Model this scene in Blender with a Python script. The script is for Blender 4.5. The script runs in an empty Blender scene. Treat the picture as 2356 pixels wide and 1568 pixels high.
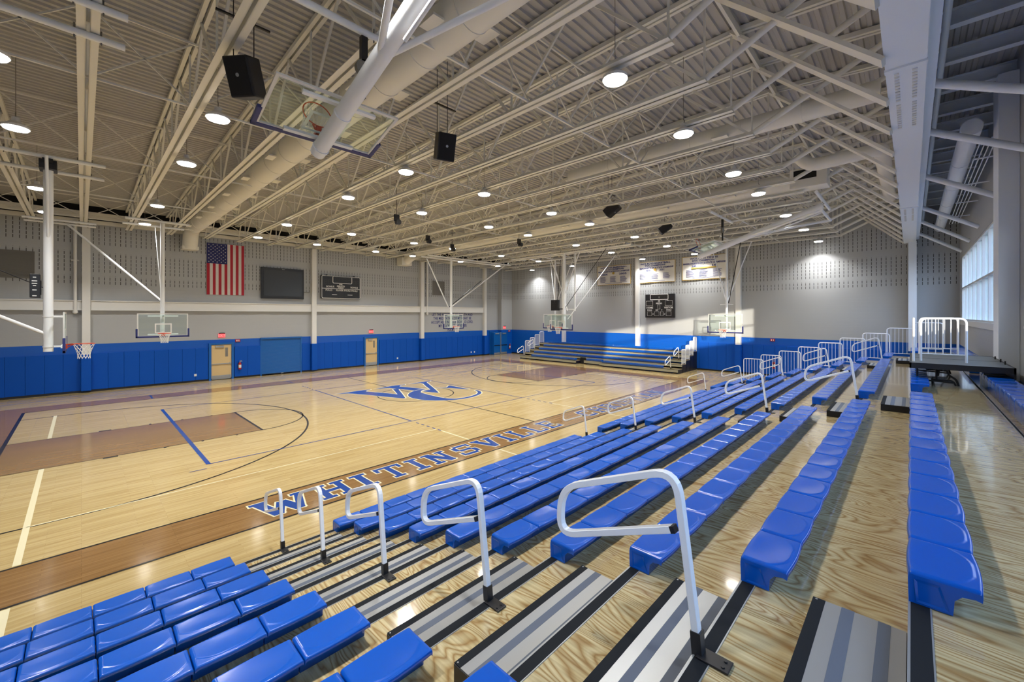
import bpy, bmesh, math, random
from mathutils import Vector, Matrix
random.seed(7)
SC = bpy.context.scene
COL = SC.collection
PI = math.pi

# ------------------------------------------------------------------ camera
cam_d = bpy.data.cameras.new('camera'); cam = bpy.data.objects.new('camera', cam_d); COL.objects.link(cam)
cam_d.sensor_width = 36.0; cam_d.lens = 954 / 2356 * 36.0
cam_d.shift_y = -(784 - 725) / 2356
cam_d.clip_start = 0.05; cam_d.clip_end = 300
cam.location = (0, 0, 3.88)
cam.rotation_euler = (PI / 2, 0, math.atan2(919, 954))
SC.camera = cam

# ------------------------------------------------------------------ world, sun, exposure
SC.view_settings.view_transform = 'Standard'; SC.view_settings.look = 'None'
SC.view_settings.gamma = 1.0; SC.view_settings.use_curve_mapping = False
SC.view_settings.exposure = 0.0
W = bpy.data.worlds.new('sky'); SC.world = W; W.use_nodes = True
wn = W.node_tree.nodes; wl = W.node_tree.links
bg = wn['Background']; bg.inputs['Strength'].default_value = 7.5
tc = wn.new('ShaderNodeTexCoord'); sp = wn.new('ShaderNodeSeparateXYZ'); rp = wn.new('ShaderNodeValToRGB')
wl.new(tc.outputs['Generated'], sp.inputs[0]); wl.new(sp.outputs['Z'], rp.inputs[0]); wl.new(rp.outputs[0], bg.inputs['Color'])
rp.color_ramp.elements[0].position = 0.0; rp.color_ramp.elements[0].color = (0.80, 0.90, 1.0, 1)
rp.color_ramp.elements[1].position = 0.6; rp.color_ramp.elements[1].color = (0.38, 0.60, 1.0, 1)
sun_d = bpy.data.lights.new('sun', 'SUN'); sun = bpy.data.objects.new('sun', sun_d); COL.objects.link(sun)
sun_d.energy = 7.5; sun_d.angle = math.radians(0.6); sun_d.color = (1.0, 0.88, 0.70)
sun.rotation_euler = Vector((-0.54, 1.0, -0.09)).to_track_quat('-Z', 'Y').to_euler()
LAMP_W = 108.0

# ------------------------------------------------------------------ materials
MATS = {}
def mat(name, col, rough=0.5, metal=0.0, coat=0.0, emit=None, estr=0.0, spec=0.5):
    m = bpy.data.materials.new(name); m.use_nodes = True
    b = m.node_tree.nodes['Principled BSDF']
    b.inputs['Base Color'].default_value = (*col, 1); b.inputs['Roughness'].default_value = rough
    b.inputs['Metallic'].default_value = metal; b.inputs['Coat Weight'].default_value = coat
    b.inputs['Coat Roughness'].default_value = 0.08; b.inputs['Specular IOR Level'].default_value = spec
    if emit:
        b.inputs['Emission Color'].default_value = (*emit, 1); b.inputs['Emission Strength'].default_value = estr
    MATS[name] = m
    return m
def nodes_of(m): return m.node_tree.nodes, m.node_tree.links, m.node_tree.nodes['Principled BSDF']
def add_noise_bump(m, scale, strength, dist=0.01):
    n, l, b = nodes_of(m)
    g = n.new('ShaderNodeNewGeometry'); t = n.new('ShaderNodeTexNoise'); t.inputs['Scale'].default_value = scale
    bp = n.new('ShaderNodeBump'); bp.inputs['Strength'].default_value = strength; bp.inputs['Distance'].default_value = dist
    l.new(g.outputs['Position'], t.inputs['Vector']); l.new(t.outputs['Fac'], bp.inputs['Height']); l.new(bp.outputs[0], b.inputs['Normal'])

M_white = mat('white_steel_paint', (0.74, 0.74, 0.72), 0.35)
M_cream = mat('cream_steel_paint', (0.80, 0.79, 0.73), 0.5)
M_deck = mat('roof_deck_paint', (0.48, 0.475, 0.46), 0.6)
M_coolw = mat('pale_girder_paint', (0.84, 0.89, 0.96), 0.45)
M_rail = mat('white_powder_coat', (0.88, 0.90, 0.92), 0.36, coat=0.0)
M_blue = mat('blue_seat_plastic', (0.0, 0.086, 0.48), 0.20, coat=0.15)
M_pad = mat('blue_vinyl_pad', (0.002, 0.080, 0.46), 0.5, spec=0.2)
M_door_blue = mat('blue_shutter_paint', (0.006, 0.115, 0.42), 0.3)
M_navy = mat('navy_edge_padding', (0.02, 0.03, 0.16), 0.5)
M_black = mat('black_steel', (0.012, 0.012, 0.014), 0.4)
M_grip = mat('black_grit_strip', (0.008, 0.010, 0.013), 0.8, spec=0.25)
M_grey_grip = mat('grey_grit_strip', (0.10, 0.12, 0.16), 0.7)
M_alu = mat('brushed_aluminium', (0.42, 0.43, 0.43), 0.38, metal=0.6)
M_orange = mat('orange_rim_paint', (0.60, 0.07, 0.02), 0.4)
M_net = mat('white_net_cord', (0.80, 0.80, 0.78), 0.8)
M_lens = mat('lamp_lens', (1, 1, 1), 0.5, emit=(1.0, 0.97, 0.90), estr=26.0)
M_tan = mat('maple_door_veneer', (0.66, 0.48, 0.24), 0.35)
M_red = mat('red_paint', (0.45, 0.01, 0.01), 0.4)
M_exit = mat('exit_sign_red', (0.8, 0.05, 0.05), 0.4, emit=(1.0, 0.06, 0.08), estr=1.4)
M_paper = mat('white_label', (0.8, 0.8, 0.78), 0.6)
M_dark = mat('dark_gap', (0.01, 0.01, 0.01), 0.9)
M_screen = mat('dark_screen', (0.022, 0.022, 0.021), 0.3)
M_gold = mat('gold_hem', (0.50, 0.33, 0.05), 0.6)
M_banner = mat('white_banner_cloth', (0.72, 0.70, 0.66), 0.75)
M_ink = mat('navy_ink', (0.02, 0.03, 0.18), 0.6)
M_fred = mat('flag_red', (0.42, 0.02, 0.04), 0.8); M_fwhite = mat('flag_white', (0.68, 0.64, 0.62), 0.8); M_fblue = mat('flag_blue', (0.02, 0.025, 0.13), 0.8)
M_vent = mat('grey_grille', (0.20, 0.19, 0.17), 0.6)
M_speaker = mat('black_speaker_cloth', (0.010, 0.010, 0.011), 0.85)
M_tread_edge = mat('dark_riser', (0.05, 0.045, 0.04), 0.7)
M_platform = mat('platform_top', (0.13, 0.14, 0.14), 0.45)
M_farfascia = mat('olive_fascia_metal', (0.36, 0.34, 0.24), 0.4)
M_blocker = mat('sun_blocker_paint', (0.45, 0.42, 0.38), 0.8)
M_asphalt = mat('asphalt', (0.08, 0.08, 0.08), 0.9)
M_lineblack = mat('black_court_line', (0.015, 0.012, 0.012), 0.20)
M_lineblue = mat('blue_court_paint', (0.008, 0.050, 0.26), 0.20)
M_linecream = mat('cream_court_paint', (0.72, 0.66, 0.44), 0.20)
for m_, s_ in ((M_pad, 60.0),): add_noise_bump(m_, s_, 0.12, 0.003)

def glass_mat(name, tint, refl):
    m = bpy.data.materials.new(name); m.use_nodes = True; n = m.node_tree.nodes; l = m.node_tree.links
    n.clear(); o = n.new('ShaderNodeOutputMaterial'); mx = n.new('ShaderNodeMixShader'); t = n.new('ShaderNodeBsdfTransparent')
    g = n.new('ShaderNodeBsdfGlossy'); g.inputs['Roughness'].default_value = 0.03; g.inputs['Color'].default_value = (0.9, 1, 0.97, 1)
    t.inputs['Color'].default_value = (*tint, 1); f = n.new('ShaderNodeLayerWeight'); pw = n.new('ShaderNodeMath'); pw.operation = 'POWER'; pw.inputs[1].default_value = 4.0
    ma = n.new('ShaderNodeMath'); ma.operation = 'MULTIPLY_ADD'; ma.inputs[1].default_value = 0.6; ma.inputs[2].default_value = refl
    l.new(f.outputs['Facing'], pw.inputs[0]); l.new(pw.outputs[0], ma.inputs[0]); l.new(ma.outputs[0], mx.inputs[0]); l.new(t.outputs[0], mx.inputs[1]); l.new(g.outputs[0], mx.inputs[2]); l.new(mx.outputs[0], o.inputs[0])
    return m
M_glass = glass_mat('backboard_glass', (0.95, 0.99, 0.97), 0.03)
M_wglass = glass_mat('window_glass', (0.88, 0.89, 0.90), 0.05)

def wood_floor(name, c1, c2, c3):
    m = mat(name, c1, 0.13, coat=0.06); n, l, b = nodes_of(m)
    b.inputs['Coat Roughness'].default_value = 0.06
    g = n.new('ShaderNodeNewGeometry'); s = n.new('ShaderNodeSeparateXYZ'); c = n.new('ShaderNodeCombineXYZ')
    l.new(g.outputs['Position'], s.inputs[0]); l.new(s.outputs['Y'], c.inputs['X']); l.new(s.outputs['X'], c.inputs['Y'])
    br = n.new('ShaderNodeTexBrick'); br.offset = 0.37; br.offset_frequency = 3; br.squash = 1.0
    br.inputs['Scale'].default_value = 1.0; br.inputs['Brick Width'].default_value = 1.15; br.inputs['Row Height'].default_value = 0.057
    br.inputs['Mortar Size'].default_value = 0.0012; br.inputs['Bias'].default_value = -0.15
    br.inputs['Color1'].default_value = (*c1, 1); br.inputs['Color2'].default_value = (*c2, 1); br.inputs['Mortar'].default_value = (*c3, 1)
    l.new(c.outputs[0], br.inputs['Vector'])
    ns = n.new('ShaderNodeTexNoise'); ns.inputs['Scale'].default_value = 1.0; ns.inputs['Detail'].default_value = 4
    mp = n.new('ShaderNodeMapping'); mp.inputs['Scale'].default_value = (0.9, 17.5, 1); l.new(c.outputs[0], mp.inputs[0]); l.new(mp.outputs[0], ns.inputs['Vector'])
    mx = n.new('ShaderNodeMix'); mx.data_type = 'RGBA'; mx.blend_type = 'MULTIPLY'; mx.inputs['Factor'].default_value = 0.45
    cr = n.new('ShaderNodeValToRGB'); cr.color_ramp.elements[0].position = 0.34; cr.color_ramp.elements[0].color = (0.72, 0.62, 0.50, 1)
    cr.color_ramp.elements[1].position = 0.60; cr.color_ramp.elements[1].color = (1.05, 1.04, 1.0, 1)
    l.new(ns.outputs['Fac'], cr.inputs[0]); l.new(br.outputs['Color'], mx.inputs[6]); l.new(cr.outputs[0], mx.inputs[7])
    l.new(mx.outputs[2], b.inputs['Base Color'])
    wv = n.new('ShaderNodeTexNoise'); wv.inputs['Scale'].default_value = 1.0; mp2 = n.new('ShaderNodeMapping'); mp2.inputs['Scale'].default_value = (1.2, 9.0, 1)
    l.new(c.outputs[0], mp2.inputs[0]); l.new(mp2.outputs[0], wv.inputs['Vector'])
    bp = n.new('ShaderNodeBump'); bp.inputs['Strength'].default_value = 0.06; bp.inputs['Distance'].default_value = 0.004
    l.new(wv.outputs['Fac'], bp.inputs['Height']); l.new(bp.outputs[0], b.inputs['Normal']); l.new(bp.outputs[0], b.inputs['Coat Normal'])
    return m
M_maple = wood_floor('maple_strip_floor', (0.49, 0.38, 0.185), (0.41, 0.30, 0.128), (0.28, 0.19, 0.09))
M_brown = wood_floor('brown_stained_maple', (0.26, 0.150, 0.058), (0.205, 0.112, 0.040), (0.12, 0.06, 0.025))

def plywood():
    m = mat('varnished_plywood', (0.6, 0.4, 0.2), 0.13, coat=0.5); n, l, b = nodes_of(m)
    b.inputs['Coat Roughness'].default_value = 0.05
    g = n.new('ShaderNodeNewGeometry'); mp = n.new('ShaderNodeMapping'); mp.inputs['Scale'].default_value = (0.62, 2.9, 5.3)
    l.new(g.outputs['Position'], mp.inputs[0])
    w = n.new('ShaderNodeTexNoise'); w.inputs['Scale'].default_value = 1.0; w.inputs['Detail'].default_value = 2.2; w.inputs['Roughness'].default_value = 0.42; w.inputs['Distortion'].default_value = 0.55
    l.new(mp.outputs[0], w.inputs['Vector'])
    k1 = n.new('ShaderNodeMath'); k1.operation = 'MULTIPLY'; k1.inputs[1].default_value = 25.0; l.new(w.outputs['Fac'], k1.inputs[0])
    k2 = n.new('ShaderNodeMath'); k2.operation = 'PINGPONG'; k2.inputs[1].default_value = 0.5; l.new(k1.outputs[0], k2.inputs[0])
    k3 = n.new('ShaderNodeMath'); k3.operation = 'MULTIPLY'; k3.inputs[1].default_value = 2.0; l.new(k2.outputs[0], k3.inputs[0])
    cr = n.new('ShaderNodeValToRGB'); e = cr.color_ramp.elements
    e[0].position = 0.0; e[0].color = (0.33, 0.205, 0.080, 1); e[1].position = 0.22; e[1].color = (0.43, 0.31, 0.145, 1)
    e2 = e.new(0.5); e2.color = (0.53, 0.43, 0.23, 1); e3 = e.new(1.0); e3.color = (0.60, 0.50, 0.29, 1)
    ns = n.new('ShaderNodeTexNoise'); ns.inputs['Scale'].default_value = 1.0; ns.inputs['Detail'].default_value = 5
    mp3 = n.new('ShaderNodeMapping'); mp3.inputs['Scale'].default_value = (2.5, 60, 1); l.new(g.outputs['Position'], mp3.inputs[0]); l.new(mp3.outputs[0], ns.inputs['Vector'])
    c2 = n.new('ShaderNodeValToRGB'); c2.color_ramp.elements[0].position = 0.3; c2.color_ramp.elements[0].color = (0.7, 0.66, 0.6, 1); c2.color_ramp.elements[1].position = 0.65; c2.color_ramp.elements[1].color = (1.05, 1.05, 1.05, 1)
    mx = n.new('ShaderNodeMix'); mx.data_type = 'RGBA'; mx.blend_type = 'MULTIPLY'; mx.inputs['Factor'].default_value = 0.8
    l.new(k3.outputs[0], cr.inputs[0]); l.new(cr.outputs[0], mx.inputs[6]); l.new(ns.outputs['Fac'], c2.inputs[0]); l.new(c2.outputs[0], mx.inputs[7])
    l.new(mx.outputs[2], b.inputs['Base Color'])
    return m
M_ply = plywood()

def block_wall(name, axis, slots=True):
    """painted concrete block: grey above, blue to 2.42 m, with rows of acoustic slots"""
    m = mat(name, (0.5, 0.5, 0.5), 0.5); n, l, b = nodes_of(m)
    g = n.new('ShaderNodeNewGeometry'); s = n.new('ShaderNodeSeparateXYZ'); l.new(g.outputs['Position'], s.inputs[0])
    U = s.outputs[axis]; Z = s.outputs['Z']
    def mth(op, a, bb=None, c=None):
        q = n.new('ShaderNodeMath'); q.operation = op
        for k, v in enumerate((a, bb, c)):
            if v is None: continue
            if isinstance(v, (int, float)): q.inputs[k].default_value = v
            else: l.new(v, q.inputs[k])
        return q.outputs[0]
    blue = mth('LESS_THAN', Z, 2.42)
    mx = n.new('ShaderNodeMix'); mx.data_type = 'RGBA'; l.new(blue, mx.inputs['Factor'])
    mx.inputs[6].default_value = (0.415, 0.43, 0.445, 1); mx.inputs[7].default_value = (0.0, 0.095, 0.50, 1)
    out = mx.outputs[2]
    if slots:
        fu = mth('FRACT', mth('DIVIDE', U, 0.203)); fz = mth('FRACT', mth('DIVIDE', Z, 0.203))
        a = mth('MULTIPLY', mth('LESS_THAN', fu, 0.13), mth('LESS_THAN', fz, 0.76))
        band = None
        for z0, z1 in ((5.48, 5.90), (6.09, 7.12), (7.51, 8.75)):
            q = mth('MULTIPLY', mth('GREATER_THAN', Z, z0), mth('LESS_THAN', Z, z1))
            band = q if band is None else mth('ADD', band, q)
        a = mth('MULTIPLY', a, band)
        m2 = n.new('ShaderNodeMix'); m2.data_type = 'RGBA'; l.new(a, m2.inputs['Factor']); l.new(out, m2.inputs[6]); m2.inputs[7].default_value = (0.045, 0.042, 0.04, 1)
        out = m2.outputs[2]
    l.new(out, b.inputs['Base Color'])
    l.new(mth('MULTIPLY_ADD', blue, -0.15, 0.5), b.inputs['Roughness'])
    c = n.new('ShaderNodeCombineXYZ'); l.new(U, c.inputs['X']); l.new(Z, c.inputs['Y'])
    br = n.new('ShaderNodeTexBrick'); br.inputs['Scale'].default_value = 1; br.inputs['Brick Width'].default_value = 0.406; br.inputs['Row Height'].default_value = 0.203
    br.inputs['Mortar Size'].default_value = 0.006; br.inputs['Mortar Smooth'].default_value = 0.3
    l.new(c.outputs[0], br.inputs['Vector'])
    bp = n.new('ShaderNodeBump'); bp.invert = True; bp.inputs['Strength'].default_value = 0.35; bp.inputs['Distance'].default_value = 0.006
    l.new(br.outputs['Fac'], bp.inputs['Height']); l.new(bp.outputs[0], b.inputs['Normal'])
    return m
M_wall_y = block_wall('painted_block_long', 'Y'); M_wall_x = block_wall('painted_block_end', 'X'); M_wall_plain = block_wall('painted_block_plain', 'Y', False)

# ------------------------------------------------------------------ mesh helpers
class MB:
    def __init__(s): s.v = []; s.f = []; s.sm = []; s.mi = []; s.cur = 0
    def add(s, vs, fs, smooth=False):
        b = len(s.v); s.v += [tuple(p) for p in vs]
        for f in fs: s.f.append([b + i for i in f]); s.sm.append(smooth); s.mi.append(s.cur)
        return s
    def box(s, a, b):
        x0, y0, z0 = (min(a[i], b[i]) for i in range(3)); x1, y1, z1 = (max(a[i], b[i]) for i in range(3))
        return s.add([(x0,y0,z0),(x1,y0,z0),(x1,y1,z0),(x0,y1,z0),(x0,y0,z1),(x1,y0,z1),(x1,y1,z1),(x0,y1,z1)],
                     [(3,2,1,0),(4,5,6,7),(0,1,5,4),(1,2,6,5),(2,3,7,6),(3,0,4,7)])
    def cbox(s, a, b, r):            # box with chamfered long edges
        x0, y0, z0 = (min(a[i], b[i]) for i in range(3)); x1, y1, z1 = (max(a[i], b[i]) for i in range(3))
        bm = bmesh.new(); bmesh.ops.create_cube(bm, size=1.0)
        for v in bm.verts: v.co = Vector(((x0+x1)/2+v.co.x*(x1-x0), (y0+y1)/2+v.co.y*(y1-y0), (z0+z1)/2+v.co.z*(z1-z0)))
        bmesh.ops.bevel(bm, geom=list(bm.edges), offset=r, segments=2, affect='EDGES', profile=0.6)
        bm.verts.ensure_lookup_table(); bm.verts.index_update()
        s.add([v.co[:] for v in bm.verts], [[v.index for v in f.verts] for f in bm.faces]); bm.free(); return s
    def sweep(s, pts, prof, closed=False, up=None, caps=True, smooth=True):
        pts = [Vector(p) for p in pts]; n = len(pts); k = len(prof); rings = []
        ref = Vector(up) if up else None
        prev = None
        for i, p in enumerate(pts):
            if closed: d = (pts[(i+1) % n] - pts[i-1])
            else: d = pts[min(i+1, n-1)] - pts[max(i-1, 0)]
            if d.length < 1e-9: d = Vector((0,0,1))
            d.normalize()
            if ref is not None:
                a = ref.cross(d)
                if a.length < 1e-4: a = prev.copy() if prev else d.orthogonal()
            elif prev is None:
                a = Vector((0,0,1)).cross(d)
                if a.length < 1e-3: a = Vector((1,0,0)).cross(d)
            else:
                a = prev - d * prev.dot(d)
                if a.length < 1e-4: a = d.orthogonal()
            a.normalize(); prev = a; b = d.cross(a)
            # mitre factor
            sc = 1.0
            if (0 < i < n-1) or closed:
                d1 = (pts[i]-pts[i-1]).normalized(); c = max(0.5, d1.dot(d)); sc = 1.0 / c
            rings.append([p + a * u * sc + b * w for u, w in prof])
        vs = [q for r in rings for q in r]; fs = []
        m = n if closed else n-1
        for i in range(m):
            j = (i+1) % n
            for t in range(k): fs.append((i*k+t, i*k+(t+1) % k, j*k+(t+1) % k, j*k+t))
        s.add(vs, fs, smooth)
        if caps and not closed: s.add(rings[0], [tuple(range(k))[::-1]]); s.add(rings[-1], [tuple(range(k))])
        return s
    def tube(s, pts, r, n=8, closed=False, caps=True):
        return s.sweep(pts, [(r*math.cos(2*PI*i/n), r*math.sin(2*PI*i/n)) for i in range(n)], closed, None, caps, n > 4)
    def bar(s, a, b, w, h, up=(0,0,1)):
        return s.sweep([a, b], [(-w/2,-h/2),(w/2,-h/2),(w/2,h/2),(-w/2,h/2)], up=up, smooth=False)
    def cyl(s, c, r, h, n=20, axis='Z', r2=None):
        c = Vector(c); ax = {'X':Vector((1,0,0)),'Y':Vector((0,1,0)),'Z':Vector((0,0,1))}[axis]
        u = ax.orthogonal().normalized(); w = ax.cross(u); r2 = r if r2 is None else r2
        v0 = [c+(u*math.cos(2*PI*i/n)+w*math.sin(2*PI*i/n))*r for i in range(n)]
        v1 = [c+ax*h+(u*math.cos(2*PI*i/n)+w*math.sin(2*PI*i/n))*r2 for i in range(n)]
        s.add(v0+v1, [(i,(i+1)%n,n+(i+1)%n,n+i) for i in range(n)], True)
        s.add(v0, [tuple(range(n))[::-1]]); s.add(v1, [tuple(range(n))]); return s
    def poly(s, pts, z, th=0.0):
        """flat polygon in XY at height z, triangulated"""
        bm = bmesh.new(); vs = [bm.verts.new((p[0], p[1], z)) for p in pts]; f = bm.faces.new(vs)
        f.normal_update()
        if f.normal.z < 0: f.normal_flip()
        bmesh.ops.triangulate(bm, faces=[f]); bm.verts.index_update()
        s.add([v.co[:] for v in bm.verts], [[v.index for v in g.verts] for g in bm.faces]); bm.free(); return s
    def mesh(s, name, mats, off=(0,0,0)):
        me = bpy.data.meshes.new(name); o = Vector(off)
        me.from_pydata([Vector(v)-o for v in s.v], [], s.f)
        me.polygons.foreach_set('use_smooth', s.sm); me.polygons.foreach_set('material_index', s.mi)
        for m in (mats if isinstance(mats, (list, tuple)) else [mats]): me.materials.append(m)
        me.update(); return me
    def build(s, name, mats, parent=None, **kw):
        off = tuple(parent.location) if parent is not None else (0,0,0)
        anc = parent.parent if parent is not None else None
        while anc is not None: off = tuple(Vector(off)+anc.location); anc = anc.parent
        me = s.mesh(name, mats, off); o = bpy.data.objects.new(name, me); COL.objects.link(o)
        if parent is not None: o.parent = parent
        for k, v in kw.items(): o[k] = v
        return o
def box(a, b): return MB().box(a, b)
def cbox(a, b, r=0.01): return MB().cbox(a, b, r)
def tube(p, r, n=8, **k): return MB().tube(p, r, n, **k)
def fillet(pts, r, n=5):
    pts = [Vector(p) for p in pts]; out = [pts[0]]
    for i in range(1, len(pts)-1):
        a, b, c = pts[i-1], pts[i], pts[i+1]; u = (a-b); w = (c-b); rr = min(r, u.length*0.49, w.length*0.49)
        p0 = b+u.normalized()*rr; p1 = b+w.normalized()*rr
        for k in range(n+1):
            t = k/n; out.append(p0*(1-t)**2 + b*2*t*(1-t) + p1*t*t)
    out.append(pts[-1]); return out
def empty(name, loc, label=None, cat=None, group=None, kind=None):
    o = bpy.data.objects.new(name, None); COL.objects.link(o); o.location = loc; o.empty_display_size = 0.2
    tag(o, label, cat, group, kind); return o
def tag(o, label=None, cat=None, group=None, kind=None):
    if label: o['label'] = label
    if cat: o['category'] = cat
    if group: o['group'] = group
    if kind: o['kind'] = kind
    return o
def copy_tree(o, parent=None):
    c = o.copy(); COL.objects.link(c)
    if parent is not None: c.parent = parent
    for ch in list(o.children): copy_tree(ch, c)
    return c
def clone_to(o, loc, label, group=None):
    c = copy_tree(o); c.location = loc; c['label'] = label
    if group: c['group'] = group
    return c
ORD = ['first','second','third','fourth','fifth','sixth','seventh','eighth','ninth','tenth','eleventh','twelfth','thirteenth','fourteenth','fifteenth','sixteenth','seventeenth','eighteenth','nineteenth','twentieth','twenty-first','twenty-second','twenty-third','twenty-fourth']
def text_into(mb, body, size, org, xa, ya, za, align='CENTER', sx=1.0, ext=0.002, bold=0.0, fit=None):
    cu = bpy.data.curves.new('txt', 'FONT'); cu.body = body; cu.size = size; cu.align_x = align; cu.extrude = ext; cu.offset = bold; cu.resolution_u = 2
    ob = bpy.data.objects.new('txt', cu); COL.objects.link(ob)
    dg = bpy.context.evaluated_depsgraph_get(); me = bpy.data.meshes.new_from_object(ob.evaluated_get(dg))
    xa, ya, za, org = Vector(xa), Vector(ya), Vector(za), Vector(org)
    if fit: xs_ = [v.co.x for v in me.vertices]; sx = fit/(max(xs_)-min(xs_))
    mb.add([org + xa*v.co.x*sx + ya*v.co.y + za*v.co.z for v in me.vertices], [list(p.vertices) for p in me.polygons])
    bpy.data.objects.remove(ob); bpy.data.curves.remove(cu); bpy.data.meshes.remove(me); return mb
LW = ((0,1,0),(0,0,1),(1,0,0))       # left wall text axes
FW = ((1,0,0),(0,0,1),(0,-1,0))      # far wall text axes

# ------------------------------------------------------------------ room shell
XL, XR, YN, YF = -30.1, 1.75, -8.0, 30.7
def deck_z(x):
    return 9.45+(x+30.1)*0.70/27.4 if x < -2.7 else 10.15-(x+2.7)*0.09
floor = box((XL-0.3, YN-0.3, -0.2), (XR+0.3, YF+0.3, 0.0)).build('floor', M_maple, kind='structure')
box((XL-0.3, YN-0.3, -0.3), (XL, YF+0.3, 8.75)).build('wall_left', M_wall_y, kind='structure')
box((XL, YF, -0.3), (XR+0.3, YF+0.3, 10.4)).build('wall_far', M_wall_x, kind='structure')
box((XL-0.3, YN-0.3, -0.3), (XR+0.3, YN, 10.4)).build('wall_near', M_wall_x, kind='structure')
wr = MB()
W1 = (17.0, 29.67, 3.65, 6.71); W2 = (-7.4, 13.6, 3.65, 5.95)
wr.box((XR, YN, -0.3), (XR+0.3, YF, 3.65)); wr.box((XR, YN, 6.71), (XR+0.3, YF, 10.1)); wr.box((XR, YN, 5.95), (XR+0.3, W2[1], 6.71))
wr.box((XR, YN, 3.65), (XR+0.3, W2[0], 6.71)); wr.box((XR, W2[1], 3.65), (XR+0.3, W1[0], 6.71)); wr.box((XR, W1[1], 3.65), (XR+0.3, YF, 6.71))
wr.build('wall_right', M_wall_plain, kind='structure')
# deck with ribs running along Y
mb = MB(); prof = []; x = XL-0.3; k = 0
P_ = 0.19
while x < XR+0.3:
    for dx, dz in ((0, 0), (0.075, 0), (0.095, -0.045), (0.17, -0.045)):
        xx = x+dx; prof.append((xx, deck_z(xx)+0.045+dz))
    x += P_
vs = [(a, YN-0.3, b) for a, b in prof]+[(a, YF+0.3, b) for a, b in prof]; n_ = len(prof)
mb.add(vs, [(i, i+1, n_+i+1, n_+i) for i in range(n_-1)])
mb.add([(XL-0.3, YN-0.3, 10.6), (XR+0.3, YN-0.3, 10.6), (XR+0.3, YF+0.3, 10.6), (XL-0.3, YF+0.3, 10.6)], [(0,1,2,3)])
mb.build('ceiling', M_deck, kind='structure')
box((XL-0.3, YN, 8.75), (XL-0.06, YF, 9.7)).build('trim_1', M_dark, kind='structure')
mb = box((XL-0.06, YN, 8.72), (XL+0.12, YF, 8.76)); mb.box((XL+0.08, YN, 8.52), (XL+0.12, YF, 8.76)); mb.box((XL-0.02, YN, 8.95), (XL+0.14, YF, 9.12)); mb.box((XL+0.02, YN, 8.76), (XL+0.06, YF, 8.95))
mb.build('trim_2', M_cream, kind='structure')
# long white wall beam at mid height
cols_y = [0.16, 11.2, 20.05, 27.25]
mb = MB(); segs = [(YN, 0.0), (0.32, 11.05), (11.36, 19.9), (20.2, 27.1)]
for a, b in segs:
    mb.box((XL, a, 4.15), (XL+0.14, b, 4.62)); mb.box((XL, a, 4.13), (XL+0.2, b, 4.17)); mb.box((XL, a, 4.60), (XL+0.2, b, 4.64))
mb.build('trim_3', M_white, kind='structure')
for i, y in enumerate(cols_y):
    t = cbox((XL, y-0.15, 1.9), (XL+0.3, y+0.15, 8.5), 0.012)
    t.build('wall_column', M_white, **{'label': 'white steel column on the left wall, %s from the near end' % ORD[i], 'category': 'column'})
for i, (x, z0) in enumerate(((-22.85, 1.3), (-15.6, 1.3), (-8.35, 1.9))):
    cbox((x-0.15, YF-0.3, z0), (x+0.15, YF, 8.6), 0.012).build('wall_column', M_white, **{'label': 'white steel column on the far wall, %s' % ['behind the far main hoop','left of the square scoreboard, between the banners','right of the tennis banner and rightmost hoop'][i], 'category': 'column'})
cbox((-0.12, YF-0.55, 2.0), (0.2, YF-0.2, 7.75), 0.012).build('girder_column', M_coolw, label='pale column carrying the far end of the big girder', category='column')
cbox((XR-0.32, 14.55, 2.408), (XR, 15.35, 9.4), 0.012).build('wall_column', M_coolw, label='pale wide column on the right wall beside the windows', category='column')
# far corner pilaster
box((XL, 29.2, 0), (XL+0.5, YF, 8.6)).build('wall_corner', M_wall_y, kind='structure')
# baseboards
for nm, a, b in (('baseboard_left', (XL, YN, 0), (XL+0.05, YF, 0.1)), ('baseboard_far', (XL, YF-0.05, 0), (XR, YF, 0.1))):
    box(a, b).build(nm, M_black, kind='structure')

# ------------------------------------------------------------------ floor markings (children of the floor)
def strip(mb, x0, y0, x1, y1, w, z):
    dx, dy = x1-x0, y1-y0; L = math.hypot(dx, dy); nx, ny = -dy/L*w/2, dx/L*w/2
    mb.add([(x0+nx,y0+ny,z),(x0-nx,y0-ny,z),(x1-nx,y1-ny,z),(x1+nx,y1+ny,z)], [(0,1,2,3)]); return mb
def arc(mb, cx, cy, r, a0, a1, w, z, n=64):
    for i in range(n):
        t0 = a0+(a1-a0)*i/n; t1 = a0+(a1-a0)*(i+1)/n
        mb.add([(cx+(r-w/2)*math.cos(t0), cy+(r-w/2)*math.sin(t0), z), (cx+(r+w/2)*math.cos(t0), cy+(r+w/2)*math.sin(t0), z),
                (cx+(r+w/2)*math.cos(t1), cy+(r+w/2)*math.sin(t1), z), (cx+(r-w/2)*math.cos(t1), cy+(r-w/2)*math.sin(t1), z)], [(0,1,2,3)])
    return mb
CX0, CX1, CY0, CY1, BW = -25.4, -9.93, -1.6, 24.6, 1.28
cxm = (CX0+CX1)/2
def quad(mb, x0, y0, x1, y1, z): mb.add([(x0,y0,z),(x1,y0,z),(x1,y1,z),(x0,y1,z)], [(0,1,2,3)]); return mb
mb = MB(); z = 0.002
quad(mb, CX0-BW, CY0-BW, CX0, CY1+BW, z); quad(mb, CX1, CY0-BW, CX1+BW, CY1+BW, z); quad(mb, CX0, CY0-BW, CX1, CY0, z); quad(mb, CX0, CY1, CX1, CY1+BW, z)
mb.build('border_band', M_brown, floor)
mb = MB(); quad(mb, cxm-1.83, CY0, cxm+1.83, CY0+5.85, z); quad(mb, cxm-1.83, CY1-5.85, cxm+1.83, CY1, z); mb.build('free_throw_lane', M_brown, floor)
mb = MB(); z = 0.004
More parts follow.
